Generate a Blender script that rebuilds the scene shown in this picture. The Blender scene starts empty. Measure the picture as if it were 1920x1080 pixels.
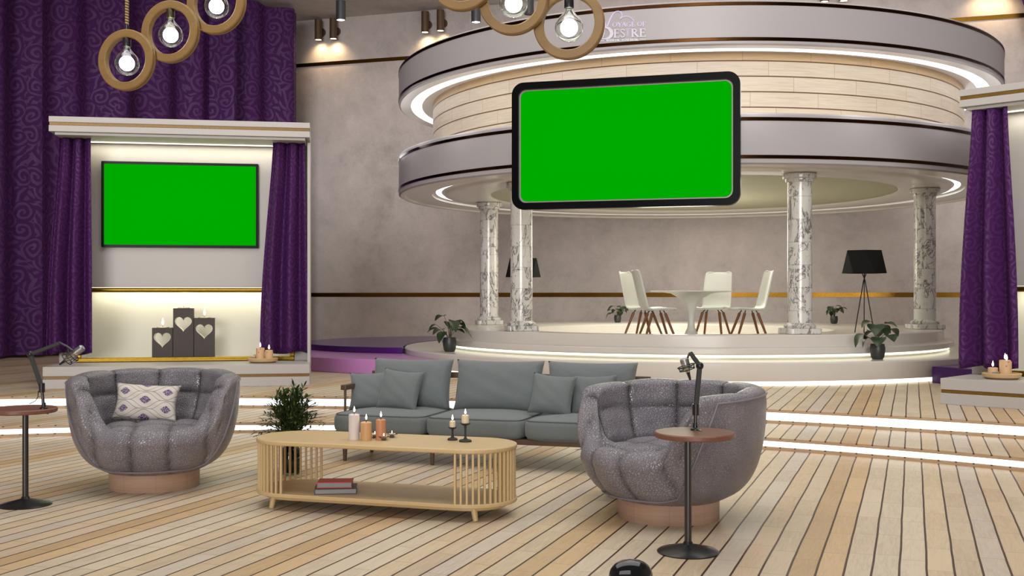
import bpy, bmesh, math, random
from math import sin, cos, pi, radians as R, hypot, atan2, sqrt
from mathutils import Vector, Matrix
random.seed(7)
C = bpy.context.scene.collection
F, HY, H = 2050.0, 553.0, 1.4            # focal length in pixels (of 1920), horizon row, eye height

def at(px, py, Y):
    return Vector(((px-960)/F*Y, Y, H-(py-HY)/F*Y))

# ------------------------------------------------------------------ objects
def link(o): C.objects.link(o); return o
def empty(name, loc=(0,0,0), rz=0):
    o = bpy.data.objects.new(name, None); link(o)
    o.location = loc; o.rotation_euler = (0,0,rz); o.empty_display_size = .1
    return o
def tag(o, label=None, cat=None, group=None, kind=None):
    if label: o['label'] = label
    if cat: o['category'] = cat
    if group: o['group'] = group
    if kind: o['kind'] = kind
    return o
def thing(name, label, cat, loc=(0,0,0), rz=0, group=None):
    return tag(empty(name, loc, rz), label, cat, group, 'thing')
def obj(name, bm, m, parent=None, smooth=True, sub=0, bevel=0, solid=0, angle=40):
    if isinstance(bm, bpy.types.Mesh): me = bm
    else:
        bmesh.ops.recalc_face_normals(bm, faces=bm.faces[:])
        me = bpy.data.meshes.new(name); bm.to_mesh(me); bm.free()
    for mm in (m if isinstance(m,(list,tuple)) else [m]): me.materials.append(mm)
    for p in me.polygons: p.use_smooth = smooth
    if smooth and angle and hasattr(me,'set_sharp_from_angle'): me.set_sharp_from_angle(angle=R(angle))
    o = bpy.data.objects.new(name, me); link(o); o.parent = parent
    if solid:
        md = o.modifiers.new('s','SOLIDIFY'); md.thickness = solid; md.offset = 0
    if bevel:
        md = o.modifiers.new('b','BEVEL'); md.width = bevel; md.segments = 2; md.limit_method = 'ANGLE'
    if sub:
        md = o.modifiers.new('u','SUBSURF'); md.levels = sub; md.render_levels = sub
    return o
def solo(name, bm, m, label, cat, group=None, **k):
    return tag(obj(name, bm, m, None, **k), label, cat, group, 'thing')
def struct(name, bm, m, **k):
    return tag(obj(name, bm, m, None, **k), kind='structure')
def copy_tree(o, parent=None):
    c = o.copy(); C.objects.link(c); c.parent = parent
    for ch in [x for x in bpy.data.objects if x.parent == o]: copy_tree(ch, c)
    return c

# ------------------------------------------------------------------ shapes
def B(): return bmesh.new()
def box(bm, x0,x1,y0,y1,z0,z1, M=None):
    vs = [bm.verts.new(((x0,x1)[i&1],(y0,y1)[i>>1&1],(z0,z1)[i>>2&1])) for i in range(8)]
    if M is not None:
        for v in vs: v.co = M @ v.co
    for f in ((0,1,3,2),(4,6,7,5),(0,4,5,1),(2,3,7,6),(0,2,6,4),(1,5,7,3)): bm.faces.new([vs[i] for i in f])
    return bm
def lathe(bm, prof, n=48, c=(0,0,0), a0=0, a1=2*pi, cap=False, M=None, uv=None):
    full = abs(a1-a0-2*pi) < 1e-6
    rows = []
    k = n if full else n+1
    for r,z in prof:
        row = []
        for i in range(k):
            a = a0+(a1-a0)*i/n
            co = Vector((r*sin(a), -r*cos(a), z))
            if M is not None: co = M @ co
            row.append(bm.verts.new(co+Vector(c)))
        rows.append(row)
    for j in range(len(rows)-1):
        for i in range(n):
            i2 = (i+1) % k
            f = bm.faces.new((rows[j][i],rows[j][i2],rows[j+1][i2],rows[j+1][i]))
            if uv is not None:
                L = bm.loops.layers.uv.verify()
                ss = [a0+(a1-a0)*i/n, a0+(a1-a0)*(i+1)/n]
                d = [(ss[0],j),(ss[1],j),(ss[1],j+1),(ss[0],j+1)]
                for lp,(a,jj) in zip(f.loops,d): lp[L].uv = (a*uv, prof[jj][1])
    if cap:
        for row in (rows[0],rows[-1]):
            if len(row)>2: bm.faces.new(row)
    bmesh.ops.remove_doubles(bm, verts=bm.verts[:], dist=1e-5)
    return bm
def tube(bm, pts, r, n=8, closed=False):
    pts = [Vector(p) for p in pts]; N = len(pts); rings = []
    rr = r if isinstance(r,(list,tuple)) else [r]*N
    up = None
    for i,p in enumerate(pts):
        if closed: t = pts[(i+1)%N]-pts[i-1]
        else: t = pts[min(i+1,N-1)]-pts[max(i-1,0)]
        t.normalize()
        if up is None: up = Vector((0,0,1)) if abs(t.z)<.9 else Vector((1,0,0))
        s = t.cross(up).normalized(); up = s.cross(t).normalized()
        rings.append([bm.verts.new(p+(s*cos(2*pi*k/n)+up*sin(2*pi*k/n))*rr[i]) for k in range(n)])
    for i in range(N if closed else N-1):
        a, b = rings[i], rings[(i+1)%N]
        for k in range(n): bm.faces.new((a[k],a[(k+1)%n],b[(k+1)%n],b[k]))
    if not closed:
        bm.faces.new(rings[0][::-1]); bm.faces.new(rings[-1])
    return bm
def prism(bm, loop, z0, z1, M=None):
    a = [bm.verts.new((x,y,z0)) for x,y in loop]; b = [bm.verts.new((x,y,z1)) for x,y in loop]
    if M is not None:
        for v in a+b: v.co = M @ v.co
    n = len(loop)
    for i in range(n): bm.faces.new((a[i],a[(i+1)%n],b[(i+1)%n],b[i]))
    bm.faces.new(a[::-1]); bm.faces.new(b)
    return bm
def holed(loops, depth):                  # extruded outline with holes, lying in XY
    cu = bpy.data.curves.new('t','CURVE'); cu.dimensions = '2D'; cu.fill_mode = 'BOTH'; cu.extrude = depth/2
    for lp in loops:
        s = cu.splines.new('POLY'); s.points.add(len(lp)-1); s.use_cyclic_u = True
        for p,(x,y) in zip(s.points,lp): p.co = (x,y,0,1)
    o = bpy.data.objects.new('t',cu); link(o)
    me = bpy.data.meshes.new_from_object(o.evaluated_get(bpy.context.evaluated_depsgraph_get()))
    bpy.data.objects.remove(o); bpy.data.curves.remove(cu)
    bm = B(); bm.from_mesh(me); bpy.data.meshes.remove(me); return bm
def xform(bm, M): bmesh.ops.transform(bm, matrix=M, verts=bm.verts[:]); return bm
def grid(bm, fn, nu, nv, closed_u=False, uv=None):
    V = [[bm.verts.new(fn(i/nu, j/nv)) for i in range(nu if closed_u else nu+1)] for j in range(nv+1)]
    L = bm.loops.layers.uv.verify() if uv else None
    for j in range(nv):
        for i in range(nu):
            i2 = (i+1)%nu if closed_u else i+1
            f = bm.faces.new((V[j][i],V[j][i2],V[j+1][i2],V[j+1][i]))
            if uv:
                for lp,(a,b) in zip(f.loops,((i,j),(i+1,j),(i+1,j+1),(i,j+1))): lp[L].uv = uv(a/nu,b/nv)
    return V
def rrect(w,h,r,n=8,cx=0,cy=0):
    out=[]
    for sx,sy,a in ((1,1,0),(-1,1,pi/2),(-1,-1,pi),(1,-1,3*pi/2)):
        for i in range(n+1):
            t=a+pi/2*i/n; out.append((cx+sx*(w/2-r)+r*cos(t), cy+sy*(h/2-r)+r*sin(t)))
    return out
def ss(a,b,x):
    t=max(0,min(1,(x-a)/(b-a))); return t*t*(3-2*t)
def lerp(a,b,t): return a+(b-a)*t
def interp(tab,x):
    for (x0,y0),(x1,y1) in zip(tab,tab[1:]):
        if x<=x1: return lerp(y0,y1,max(0,(x-x0)/(x1-x0)))
    return tab[-1][1]

# ------------------------------------------------------------------ materials
class NT:
    def __init__(s, name):
        s.m = bpy.data.materials.new(name); s.m.use_nodes = True
        s.t = s.m.node_tree; s.b = s.t.nodes['Principled BSDF']; s.out = s.t.nodes['Material Output']
    def set(s, sock, v):
        if isinstance(v, bpy.types.NodeSocket): s.t.links.new(v, sock)
        else:
            if isinstance(v,(tuple,list)) and len(v)==3 and sock.type=='RGBA': v=(*v,1)
            sock.default_value = v
    def n(s, typ, props=None, **inp):
        nd = s.t.nodes.new(typ)
        for k,v in (props or {}).items(): setattr(nd,k,v)
        for k,v in inp.items():
            key = int(k[1:]) if k[0]=='i' and k[1:].isdigit() else k.replace('_',' ')
            s.set(nd.inputs[key], v)
        return nd
    def math(s, op, a, b=0, c=0): return s.n('ShaderNodeMath',{'operation':op},i0=a,i1=b,i2=c).outputs[0]
    def mix(s, f, a, b, mode='MIX'):
        nd = s.n('ShaderNodeMix',{'data_type':'RGBA','blend_type':mode})
        s.set(nd.inputs[0],f); s.set(nd.inputs[6],a); s.set(nd.inputs[7],b); return nd.outputs[2]
    def ramp(s, f, stops, const=False):
        nd = s.n('ShaderNodeValToRGB'); s.set(nd.inputs[0],f); cr = nd.color_ramp
        if const: cr.interpolation='CONSTANT'
        while len(cr.elements)<len(stops): cr.elements.new(.5)
        for e,(p,c) in zip(cr.elements,stops): e.position=p; e.color=(*c,1) if len(c)==3 else c
        return nd.outputs[0]
    def noise(s, vec, scale, detail=4, rough=.5, dist=0, dim='3D'):
        return s.n('ShaderNodeTexNoise',{'noise_dimensions':dim},Vector=vec,Scale=scale,Detail=detail,Roughness=rough,Distortion=dist).outputs['Fac']
    def coord(s, w='Object'): return s.n('ShaderNodeTexCoord').outputs[w]
    def geo(s): return s.n('ShaderNodeNewGeometry').outputs['Position']
    def sep(s, v): return s.n('ShaderNodeSeparateXYZ',Vector=v).outputs
    def comb(s, x,y,z=0): return s.n('ShaderNodeCombineXYZ',X=x,Y=y,Z=z).outputs[0]
    def mapg(s, v, scale=(1,1,1), loc=(0,0,0), rot=(0,0,0)): return s.n('ShaderNodeMapping',Vector=v,Scale=scale,Location=loc,Rotation=rot).outputs[0]
    def bump(s, h, strength=.3, dist=.01): 
        s.set(s.b.inputs['Normal'], s.n('ShaderNodeBump',Height=h,Strength=strength,Distance=dist).outputs[0])
    def base(s, c, rough=.5, metal=0, spec=None):
        s.set(s.b.inputs['Base Color'],c); s.set(s.b.inputs['Roughness'],rough); s.b.inputs['Metallic'].default_value=metal
        if spec is not None: s.b.inputs['Specular IOR Level'].default_value=spec
        return s
def plain(name, c, rough=.5, metal=0, spec=None, coat=0, tint=.06, scale=9):
    s = NT(name)
    f = s.noise(s.coord(),scale,3)
    col = s.mix(f, tuple(x*(1-tint) for x in c), tuple(min(1,x*(1+tint)) for x in c))
    s.base(col, rough, metal, spec)
    if coat: s.b.inputs['Coat Weight'].default_value=coat
    return s.m
def emit(name, c, st):
    s = NT(name); s.base((0,0,0),.6,0,0)
    s.set(s.b.inputs['Emission Color'],c); s.b.inputs['Emission Strength'].default_value=st
    return s.m
def wood(name, c1, c2, rough=.45, scale=(1,12,12), det=1.0, coat=0):
    s = NT(name)
    v = s.mapg(s.coord(), scale)
    f = s.noise(v, 3*det, 6, .6, .6); g = s.noise(v, 22*det, 3, .7)
    col = s.mix(s.math('ADD',s.math('MULTIPLY',f,.75),s.math('MULTIPLY',g,.3)), c1, c2)
    s.base(col, rough); s.bump(g,.08,.004)
    if coat: s.b.inputs['Coat Weight'].default_value=coat
    return s.m

AL, P0, PW = R(20.14), -.3286, .132
def mat_planks():
    s = NT('plank_floor'); x,y,z = s.sep(s.geo())
    p = s.math('SUBTRACT',s.math('MULTIPLY',x,cos(AL)),s.math('MULTIPLY',y,sin(AL)))
    q = s.math('ADD',s.math('MULTIPLY',x,sin(AL)),s.math('MULTIPLY',y,cos(AL)))
    wob = s.math('MULTIPLY',s.math('SUBTRACT',s.noise(s.comb(s.math('MULTIPLY',p,2),q,0),1.3,2),.5),.012)
    pp = s.math('DIVIDE',s.math('SUBTRACT',s.math('ADD',p,wob),P0),PW)
    idx = s.math('FLOOR',pp); fr = s.math('FRACT',pp)
    edge = s.math('MINIMUM',fr,s.math('SUBTRACT',1,fr))
    gap = s.math('LESS_THAN',edge,.044)
    m10 = s.math('DIVIDE',s.math('FLOORED_MODULO',s.math('ADD',idx,.5),10),10)
    pale,warm,gr,med,t1,t2 = (.63,.53,.40),(.64,.515,.355),(.59,.48,.345),(.60,.465,.315),(.53,.375,.215),(.60,.43,.25)
    col = s.ramp(m10,[(0,pale),(.1,(.62,.53,.405)),(.2,(.645,.55,.42)),(.3,warm),(.4,gr),(.5,(.57,.495,.40)),(.6,med),(.7,gr),(.8,t1),(.9,t2)],True)
    rnd = s.n('ShaderNodeTexWhiteNoise',{'noise_dimensions':'1D'},W=idx).outputs['Value']
    qq = s.math('ADD',s.math('DIVIDE',q,.52),s.math('MULTIPLY',rnd,7))
    qf = s.math('FRACT',qq); qi = s.math('FLOOR',qq)
    seam = s.math('LESS_THAN',qf,.012)
    rv = s.n('ShaderNodeTexWhiteNoise',{'noise_dimensions':'2D'},Vector=s.comb(idx,qi)).outputs['Value']
    gv = s.comb(s.math('ADD',s.math('MULTIPLY',p,34),s.math('MULTIPLY',rv,40)),s.math('MULTIPLY',q,3.2),0)
    grain = s.noise(gv,1.0,5,.65,1.6)
    fine = s.noise(s.comb(s.math('MULTIPLY',p,160),s.math('MULTIPLY',q,9),rv),1,2)
    v = s.math('ADD',s.math('MULTIPLY',grain,.42),s.math('ADD',s.math('MULTIPLY',rv,.10),s.math('MULTIPLY',fine,.14)))
    col = s.mix(1, col, s.ramp(v,[(.12,(.74,.66,.56)),(.36,(1.06,1.05,1.03)),(.62,(1.17,1.14,1.07))]),'MULTIPLY')
    col = s.mix(s.math('MULTIPLY',seam,.5), col, (.25,.15,.08))
    col = s.mix(gap, col, (.06,.025,.01))
    s.base(col, s.math('ADD',.38,s.math('MULTIPLY',grain,.2)), 0, .35)
    h = s.math('SUBTRACT',s.math('MULTIPLY',grain,.1),s.math('MULTIPLY',gap,1)); s.bump(h,.4,.006)
    return s.m
def mat_concrete(name='concrete', c=(.54,.48,.46)):
    s = NT(name); v = s.geo()
    a = s.noise(v,.55,5,.62,.6); b = s.noise(v,3.2,7,.72,.3); d = s.noise(v,18,4,.7)
    f = s.math('ADD',s.math('MULTIPLY',a,.55),s.math('ADD',s.math('MULTIPLY',b,.35),s.math('MULTIPLY',d,.15)))
    col = s.ramp(f,[(.3,tuple(x*.62 for x in c)),(.5,c),(.72,tuple(x*1.28 for x in c))])
    pit = s.noise(s.mapg(v,(1,1,1.8)),5.5,6,.75,1.2)
    col = s.mix(s.ramp(pit,[(.24,(1,1,1)),(.33,(0,0,0))]), col, tuple(x*.5 for x in c))
    s.base(col,.75,0,.25); s.bump(s.math('ADD',b,s.math('MULTIPLY',d,.4)),.25,.02); return s.m
def mat_damask(name, dark, light, scale=2.6):
    s = NT(name); uv = s.coord('UV')
    w = s.n('ShaderNodeTexNoise',{'noise_dimensions':'2D'},Vector=uv,Scale=scale*1.3,Detail=1.0).outputs['Color']
    off = s.n('ShaderNodeVectorMath',{'operation':'SCALE'},Vector=s.n('ShaderNodeVectorMath',{'operation':'SUBTRACT'},i0=w,i1=(.5,.5,.5)).outputs[0],Scale=.32).outputs[0]
    v = s.n('ShaderNodeVectorMath',{'operation':'ADD'},i0=s.n('ShaderNodeVectorMath',{'operation':'SCALE'},Vector=uv,Scale=scale).outputs[0],i1=off).outputs[0]
    vo = s.n('ShaderNodeTexVoronoi',{'voronoi_dimensions':'2D'},Vector=v,Scale=1.0)
    dv = s.n('ShaderNodeVectorMath',{'operation':'SUBTRACT'},i0=v,i1=vo.outputs['Position']).outputs[0]
    x,y,z = s.sep(dv); ang = s.math('ARCTAN2',y,x); d = vo.outputs['Distance']
    rnd = s.sep(vo.outputs['Color'])[0]
    sgn = s.math('SUBTRACT',s.math('MULTIPLY',s.math('GREATER_THAN',rnd,.5),2),1)
    spi = s.math('SINE',s.math('ADD',s.math('MULTIPLY',ang,sgn),s.math('MULTIPLY',d,26)))
    leaf = s.math('SINE',s.math('ADD',s.math('MULTIPLY',ang,9),s.math('MULTIPLY',d,14)))
    inn = s.math('LESS_THAN',d,.5)
    pat = s.math('ADD',s.math('MULTIPLY',spi,inn),s.math('MULTIPLY',leaf,s.math('SUBTRACT',1,inn)))
    n2 = s.math('SUBTRACT',s.noise(v,5,3,.5,1.5,'2D'),.5)
    f = s.ramp(s.math('ADD',s.math('MULTIPLY',s.math('ADD',pat,s.math('MULTIPLY',n2,1.3)),.25),.5),[(.5,(0,0,0)),(.6,(1,1,1))])
    s.base(s.mix(f,dark,light), s.math('SUBTRACT',.8,s.math('MULTIPLY',f,.25)),0,.3)
    s.bump(f,.25,.004)
    return s.m
def mat_leather(name, c, sc=85, seams=False):
    s = NT(name); v = s.coord()
    vo = s.n('ShaderNodeTexVoronoi',{'feature':'DISTANCE_TO_EDGE'},Vector=s.n('ShaderNodeVectorMath',{'operation':'ADD'},i0=v,i1=s.n('ShaderNodeVectorMath',{'operation':'SCALE'},Vector=s.n('ShaderNodeTexNoise',Vector=v,Scale=40.0,Detail=2.0).outputs['Color'],Scale=.012).outputs[0]).outputs[0],Scale=sc)
    f = s.ramp(vo.outputs['Distance'],[(.0,(0,0,0)),(.16,(1,1,1))])
    lg = s.noise(v,4,4,.6)
    col = s.mix(f,tuple(x*.74 for x in c),c)
    col = s.mix(1,col,s.ramp(lg,[(.3,(.78,.78,.8)),(.7,(1.15,1.13,1.12))]),'MULTIPLY')
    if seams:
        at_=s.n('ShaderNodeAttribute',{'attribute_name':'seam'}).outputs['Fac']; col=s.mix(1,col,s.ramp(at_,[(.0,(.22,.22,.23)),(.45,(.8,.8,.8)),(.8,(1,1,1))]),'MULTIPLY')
    s.base(col,s.math('ADD',.22,s.math('MULTIPLY',lg,.16)),0,.55); s.bump(f,.65,.005)
    return s.m
def mat_fabric(name, c, sc=420):
    s = NT(name); v = s.coord()
    x,y,z = s.sep(v)
    wv = s.math('MULTIPLY',s.math('SINE',s.math('MULTIPLY',s.math('ADD',x,y),sc)),s.math('SINE',s.math('MULTIPLY',z,sc)))
    n = s.noise(v,60,3,.6); wr = s.noise(v,7,3,.5,.3)
    col = s.mix(s.math('ADD',s.math('MULTIPLY',n,.6),s.math('MULTIPLY',wv,.15)),tuple(x*.78 for x in c),tuple(x*1.15 for x in c))
    s.base(col,.88,0,.2); s.b.inputs['Sheen Weight'].default_value=.2
    s.bump(s.math('ADD',s.math('MULTIPLY',wr,.5),s.math('MULTIPLY',wv,.04)),.3,.02); return s.m
def mat_marble():
    s = NT('marble'); v = s.coord(); x,y,z = s.sep(v)
    row = s.math('DIVIDE',z,.31); ri = s.math('FLOOR',row); rf = s.math('FRACT',row)
    off = s.n('ShaderNodeTexWhiteNoise',{'noise_dimensions':'1D'},W=s.math('ADD',ri,s.n('ShaderNodeObjectInfo').outputs['Random'])).outputs['Color']
    ang = s.math('ARCTAN2',y,x); at2 = s.math('DIVIDE',s.math('ADD',s.math('ADD',ang,pi),s.math('MULTIPLY',ri,.9)),1.3); af = s.math('FRACT',at2); ai=s.math('FLOOR',at2)
    off2 = s.n('ShaderNodeTexWhiteNoise',{'noise_dimensions':'2D'},Vector=s.comb(ai,ri)).outputs['Color']
    v2 = s.n('ShaderNodeVectorMath',{'operation':'ADD'},i0=v,i1=s.n('ShaderNodeVectorMath',{'operation':'SCALE'},Vector=s.n('ShaderNodeVectorMath',{'operation':'ADD'},i0=off,i1=off2).outputs[0],Scale=9.0).outputs[0]).outputs[0]
    v3 = s.mapg(v2,(1,1,.42),(0,0,0),(R(25),R(30),0))
    n = s.noise(v3,3.3,7,.66,1.0); vein = s.math('ABSOLUTE',s.math('SUBTRACT',n,.5))
    n2 = s.noise(v3,9,5,.6,.6); vein2 = s.math('ABSOLUTE',s.math('SUBTRACT',n2,.5))
    a = s.ramp(vein,[(0,(1,1,1)),(.026,(0,0,0))]); b = s.ramp(vein2,[(0,(.5,.5,.5)),(.016,(0,0,0))])
    mask = s.ramp(s.noise(v2,2.2,2),[(.38,(0,0,0)),(.6,(1,1,1))])
    f = s.math('MAXIMUM',a,s.math('MULTIPLY',b,mask))
    col = s.mix(f,(.66,.64,.60),(.10,.09,.09))
    jt = s.math('MAXIMUM',s.math('LESS_THAN',rf,.02),s.math('MULTIPLY',s.math('LESS_THAN',af,.012),.6))
    col = s.mix(s.math('MULTIPLY',jt,.55),col,(.16,.15,.14))
    s.base(col,.16,0,.5); return s.m
def mat_band():
    s = NT('curved_boards'); u,v,_ = s.sep(s.coord('UV'))
    row = s.math('DIVIDE',s.math('SUBTRACT',v,4.424),.2); ri = s.math('FLOOR',row); rf = s.math('FRACT',row)
    uu = s.math('ADD',s.math('DIVIDE',u,.92),s.math('MULTIPLY',ri,.37)); ui = s.math('FLOOR',uu); uf = s.math('FRACT',uu)
    rv = s.n('ShaderNodeTexWhiteNoise',{'noise_dimensions':'2D'},Vector=s.comb(ui,ri)).outputs['Value']
    g = s.noise(s.comb(s.math('MULTIPLY',u,2.2),s.math('MULTIPLY',v,55),s.math('MULTIPLY',rv,30)),1,5,.65,.8)
    top = s.math('GREATER_THAN',v,4.424)
    c = s.mix(top,(.56,.485,.40),(.58,.42,.25))
    c = s.mix(1,c,s.ramp(g,[(.25,(.82,.78,.72)),(.6,(1.06,1.05,1.04))]),'MULTIPLY')
    c = s.mix(s.math('MULTIPLY',rv,.15),c,(.45,.36,.27))
    c = s.mix(s.math('MULTIPLY',s.math('LESS_THAN',uf,.008),.5),c,(.2,.12,.06))
    gap = s.math('LESS_THAN',s.math('MINIMUM',rf,s.math('SUBTRACT',1,rf)),.04)
    c = s.mix(gap,c,(.12,.06,.025))
    s.base(c,.5,0,.3); s.bump(s.math('SUBTRACT',s.math('MULTIPLY',g,.1),gap),.4,.01); return s.m
def mat_gold(name='gold_trim', c=(.62,.36,.05), rough=.28, old=0):
    s = NT(name); n = s.noise(s.geo(),26,5,.7)
    s.base(s.mix(n,tuple(x*.45 for x in c),c),rough,1); s.bump(n,.1,.004); return s.m
def mat_ogee():
    s = NT('ogee_print'); u,v,_ = s.sep(s.coord('UV'))
    wx,wy = .316,.136
    res = None; lin = None
    for ox,oy in ((0,0),(.5,.5)):
        a = s.math('SUBTRACT',s.math('FRACT',s.math('ADD',s.math('DIVIDE',u,wx*1.0),ox)),.5)
        b = s.math('SUBTRACT',s.math('FRACT',s.math('ADD',s.math('DIVIDE',v,wy*1.0),oy)),.5)
        aa = s.math('ABSOLUTE',a); bb = s.math('ABSOLUTE',b)
        # leaf-shaped lens: |b| against a cosine of a
        lens = s.math('MULTIPLY',.5,s.math('ADD',1,s.math('COSINE',s.math('MULTIPLY',s.math('MINIMUM',s.math('DIVIDE',aa,.17),1),pi))))
        d = s.math('SUBTRACT',s.math('MULTIPLY',lens,.23),bb)
        r = s.math('GREATER_THAN',d,.02)
        lens2 = s.math('MULTIPLY',.5,s.math('ADD',1,s.math('COSINE',s.math('MULTIPLY',s.math('MINIMUM',s.math('DIVIDE',aa,.37),1),pi))))
        d2 = s.math('ABSOLUTE',s.math('SUBTRACT',s.math('MULTIPLY',lens2,.44),bb))
        l = s.math('LESS_THAN',d2,.016)
        res = r if res is None else s.math('MAXIMUM',res,r); lin = l if lin is None else s.math('MAXIMUM',lin,l)
    sp = s.math('GREATER_THAN',s.noise(s.comb(u,v),150,2,.6,.5),.47)
    c = s.mix(s.math('MULTIPLY',lin,.8),(.62,.57,.51),(.13,.12,.13))
    c = s.mix(s.math('MULTIPLY',res,s.math('ADD',.25,s.math('MULTIPLY',sp,.75))),c,(.075,.03,.15))
    s.base(c,.9,0,.1); s.bump(s.noise(s.coord(),9,4),.2,.01); return s.m
def mat_glass(name,c=(1,1,1),rough=.02,ior=1.45):
    s = NT(name); s.base(c,rough); s.b.inputs['Transmission Weight'].default_value=1; s.b.inputs['IOR'].default_value=ior; return s.m
def mat_veneer(name='veneer_rings'):
    s = NT(name); v = s.coord(); x,y,z = s.sep(v)
    n = s.noise(s.mapg(v,(1.2,1.2,34)),2.2,5,.6,.4)
    ang = s.math('FRACT',s.math('MULTIPLY',s.math('ARCTAN2',y,x),1.35))
    c = s.mix(n,(.35,.21,.145),(.55,.37,.27)); c = s.mix(s.math('MULTIPLY',s.math('LESS_THAN',ang,.015),.5),c,(.3,.18,.12))
    s.base(c,.5); return s.m

m_floor = mat_planks(); m_conc = mat_concrete(); m_ceil = mat_concrete('ceiling_concrete',(.55,.52,.49))
def mat_lip():
    s = NT('step_lip_wood'); v=s.geo(); x,y,z = s.sep(v)
    f = s.noise(s.mapg(v,(3,3,22)),3,6,.6,.6)
    p = s.math('SUBTRACT',s.math('MULTIPLY',x,cos(AL)),s.math('MULTIPLY',y,sin(AL)))
    fr = s.math('FRACT',s.math('DIVIDE',s.math('SUBTRACT',p,P0),PW)); e = s.math('LESS_THAN',s.math('MINIMUM',fr,s.math('SUBTRACT',1,fr)),.06)
    near=None
    for zz in (.03,.11,.14,.25):
        q=s.math('LESS_THAN',s.math('ABSOLUTE',s.math('SUBTRACT',z,zz-.003)),.006); near=q if near is None else s.math('MAXIMUM',near,q)
    c = s.mix(f,(.33,.20,.11),(.56,.41,.26)); c = s.mix(s.math('MULTIPLY',e,near),c,(.05,.025,.01))
    s.base(c,.5); return s.m
m_lip = mat_lip()
m_white = plain('white_paint',(.45,.425,.405),.42,0,.4,tint=.02)
m_gloss = plain('gloss_white',(.66,.62,.565),.2,0,.5,tint=.02)
m_fascia = plain('fascia_white',(.365,.342,.348),.38,0,.4,tint=.02)
m_cream = plain('niche_cream',(.58,.56,.49),.55,0,.3,tint=.02)
m_olive = plain('inner_ceiling',(.36,.34,.24),.6,0,.3,tint=.02)
m_gold = mat_gold('gold_trim',(.30,.15,.022),.25); m_band_g = mat_gold('bronze_band',(.055,.022,.007),.2); m_goldf = mat_gold('gold_frame',(.36,.22,.03),.35)
m_led = emit('led_white',(1,1,1),2.2); m_ledc = emit('led_cool',(1,.99,.97),3.0)
m_ledw = emit('led_warm',(1,.97,.72),2.2); m_ledn = emit('led_niche',(1,.95,.70),3.5)
m_green = emit('green_screen',(0,.40,0),1.0)
m_black = plain('black_satin',(.012,.012,.013),.32); m_blackg = plain('black_gloss',(.008,.008,.009),.08,0,.5,.3); m_frame = plain('screen_frame',(.003,.003,.0035),.25,0,.06)
m_blkmatte = plain('black_matte',(.02,.021,.02),.6); m_lampblk = plain('lamp_black',(.006,.006,.005),.8,0,.2)
m_bezel = plain('mauve_bezel',(.32,.25,.26),.3)
m_damask = mat_damask('damask_purple',(.056,.009,.088),(.078,.019,.115),2.3)
m_damask2 = mat_damask('damask_violet',(.048,.005,.070),(.068,.014,.098),4.2)
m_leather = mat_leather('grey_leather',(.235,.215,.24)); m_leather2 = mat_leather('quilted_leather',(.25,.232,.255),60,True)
m_piping = plain('piping_leather',(.20,.18,.2),.45)
m_veneer = mat_veneer()
m_oak = wood('pale_oak',(.50,.345,.16),(.66,.49,.26),.42,(2,14,14)); m_oakv = wood('pale_oak_slats',(.53,.37,.17),(.70,.52,.28),.42,(14,14,2))
m_walnut = wood('walnut',(.06,.034,.02),(.13,.075,.045),.45,(2,12,12))
m_cherry = wood('cherry_top',(.12,.045,.03),(.24,.10,.065),.42,(2,9,9),1)
m_sofa = mat_fabric('grey_linen',(.172,.194,.194)); m_sofap = plain('linen_piping',(.10,.113,.11),.8)
m_ogee = mat_ogee(); m_marble = mat_marble(); m_band = mat_band()
m_goldd = plain('dark_gold',(.175,.092,.012),.4,.2,.4,tint=.4,scale=40)
m_lav = plain('lavender_gloss',(.52,.23,.53),.22,tint=.02); m_purp = plain('purple_gloss',(.06,.008,.13),.2,tint=.02)
m_leaf = plain('leaf_green',(.028,.050,.018),.4,tint=.3,scale=25); m_twig = plain('twig_green',(.025,.055,.012),.5,tint=.5,scale=30)
m_twig2 = plain('twig_light',(.075,.12,.022),.5,tint=.4,scale=30)
m_stem = plain('stem',(.10,.085,.04),.6); m_pot = plain('dark_pot',(.035,.038,.034),.4); m_vase = mat_glass('green_glass',(.10,.22,.13),.05)
m_vasein = plain('vase_water_dark',(.01,.022,.012),.3)
m_chair = plain('chair_white',(.66,.66,.60),.35,tint=.02); m_chairleg = wood('chair_leg_wood',(.11,.038,.009),(.22,.085,.022),.5,(12,12,2))
m_steel = plain('steel',(.55,.55,.55),.25,1); m_dsteel = plain('dark_steel',(.09,.09,.095),.3,1); m_mesh=plain('mic_mesh',(.35,.35,.36),.4,.9,scale=200,tint=.5)
m_flame = emit('flame',(1,.86,.55),9); m_wick = plain('wick',(.03,.02,.015),.9)
m_wax = plain('white_wax',(.70,.62,.60),.5); m_wax2 = plain('cream_wax',(.74,.62,.42),.5); m_wax3 = plain('orange_wax',(.56,.24,.11),.45); 
m_bamboo = wood('bamboo_wrap',(.46,.23,.09),(.72,.45,.22),.5,(16,16,3))
m_dwood = wood('dark_oak_block',(.022,.013,.010),(.055,.036,.027),.55,(18,18,2))
m_ringw = wood('ring_wood',(.165,.088,.022),(.33,.195,.062),.5,(2,5,5),1.2)
m_soffit = plain('soffit_white',(.82,.80,.80),.3,0,.4,tint=.01)
m_rope = NT('rope'); _u = m_rope.sep(m_rope.coord())
m_rope.base(m_rope.mix(m_rope.math('GREATER_THAN',m_rope.math('SINE',m_rope.math('ADD',m_rope.math('MULTIPLY',_u[2],330),m_rope.math('MULTIPLY',m_rope.math('ARCTAN2',_u[1],_u[0]),1))),-.1),(.05,.03,.012),(.42,.28,.10)),.8); m_rope = m_rope.m
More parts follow.
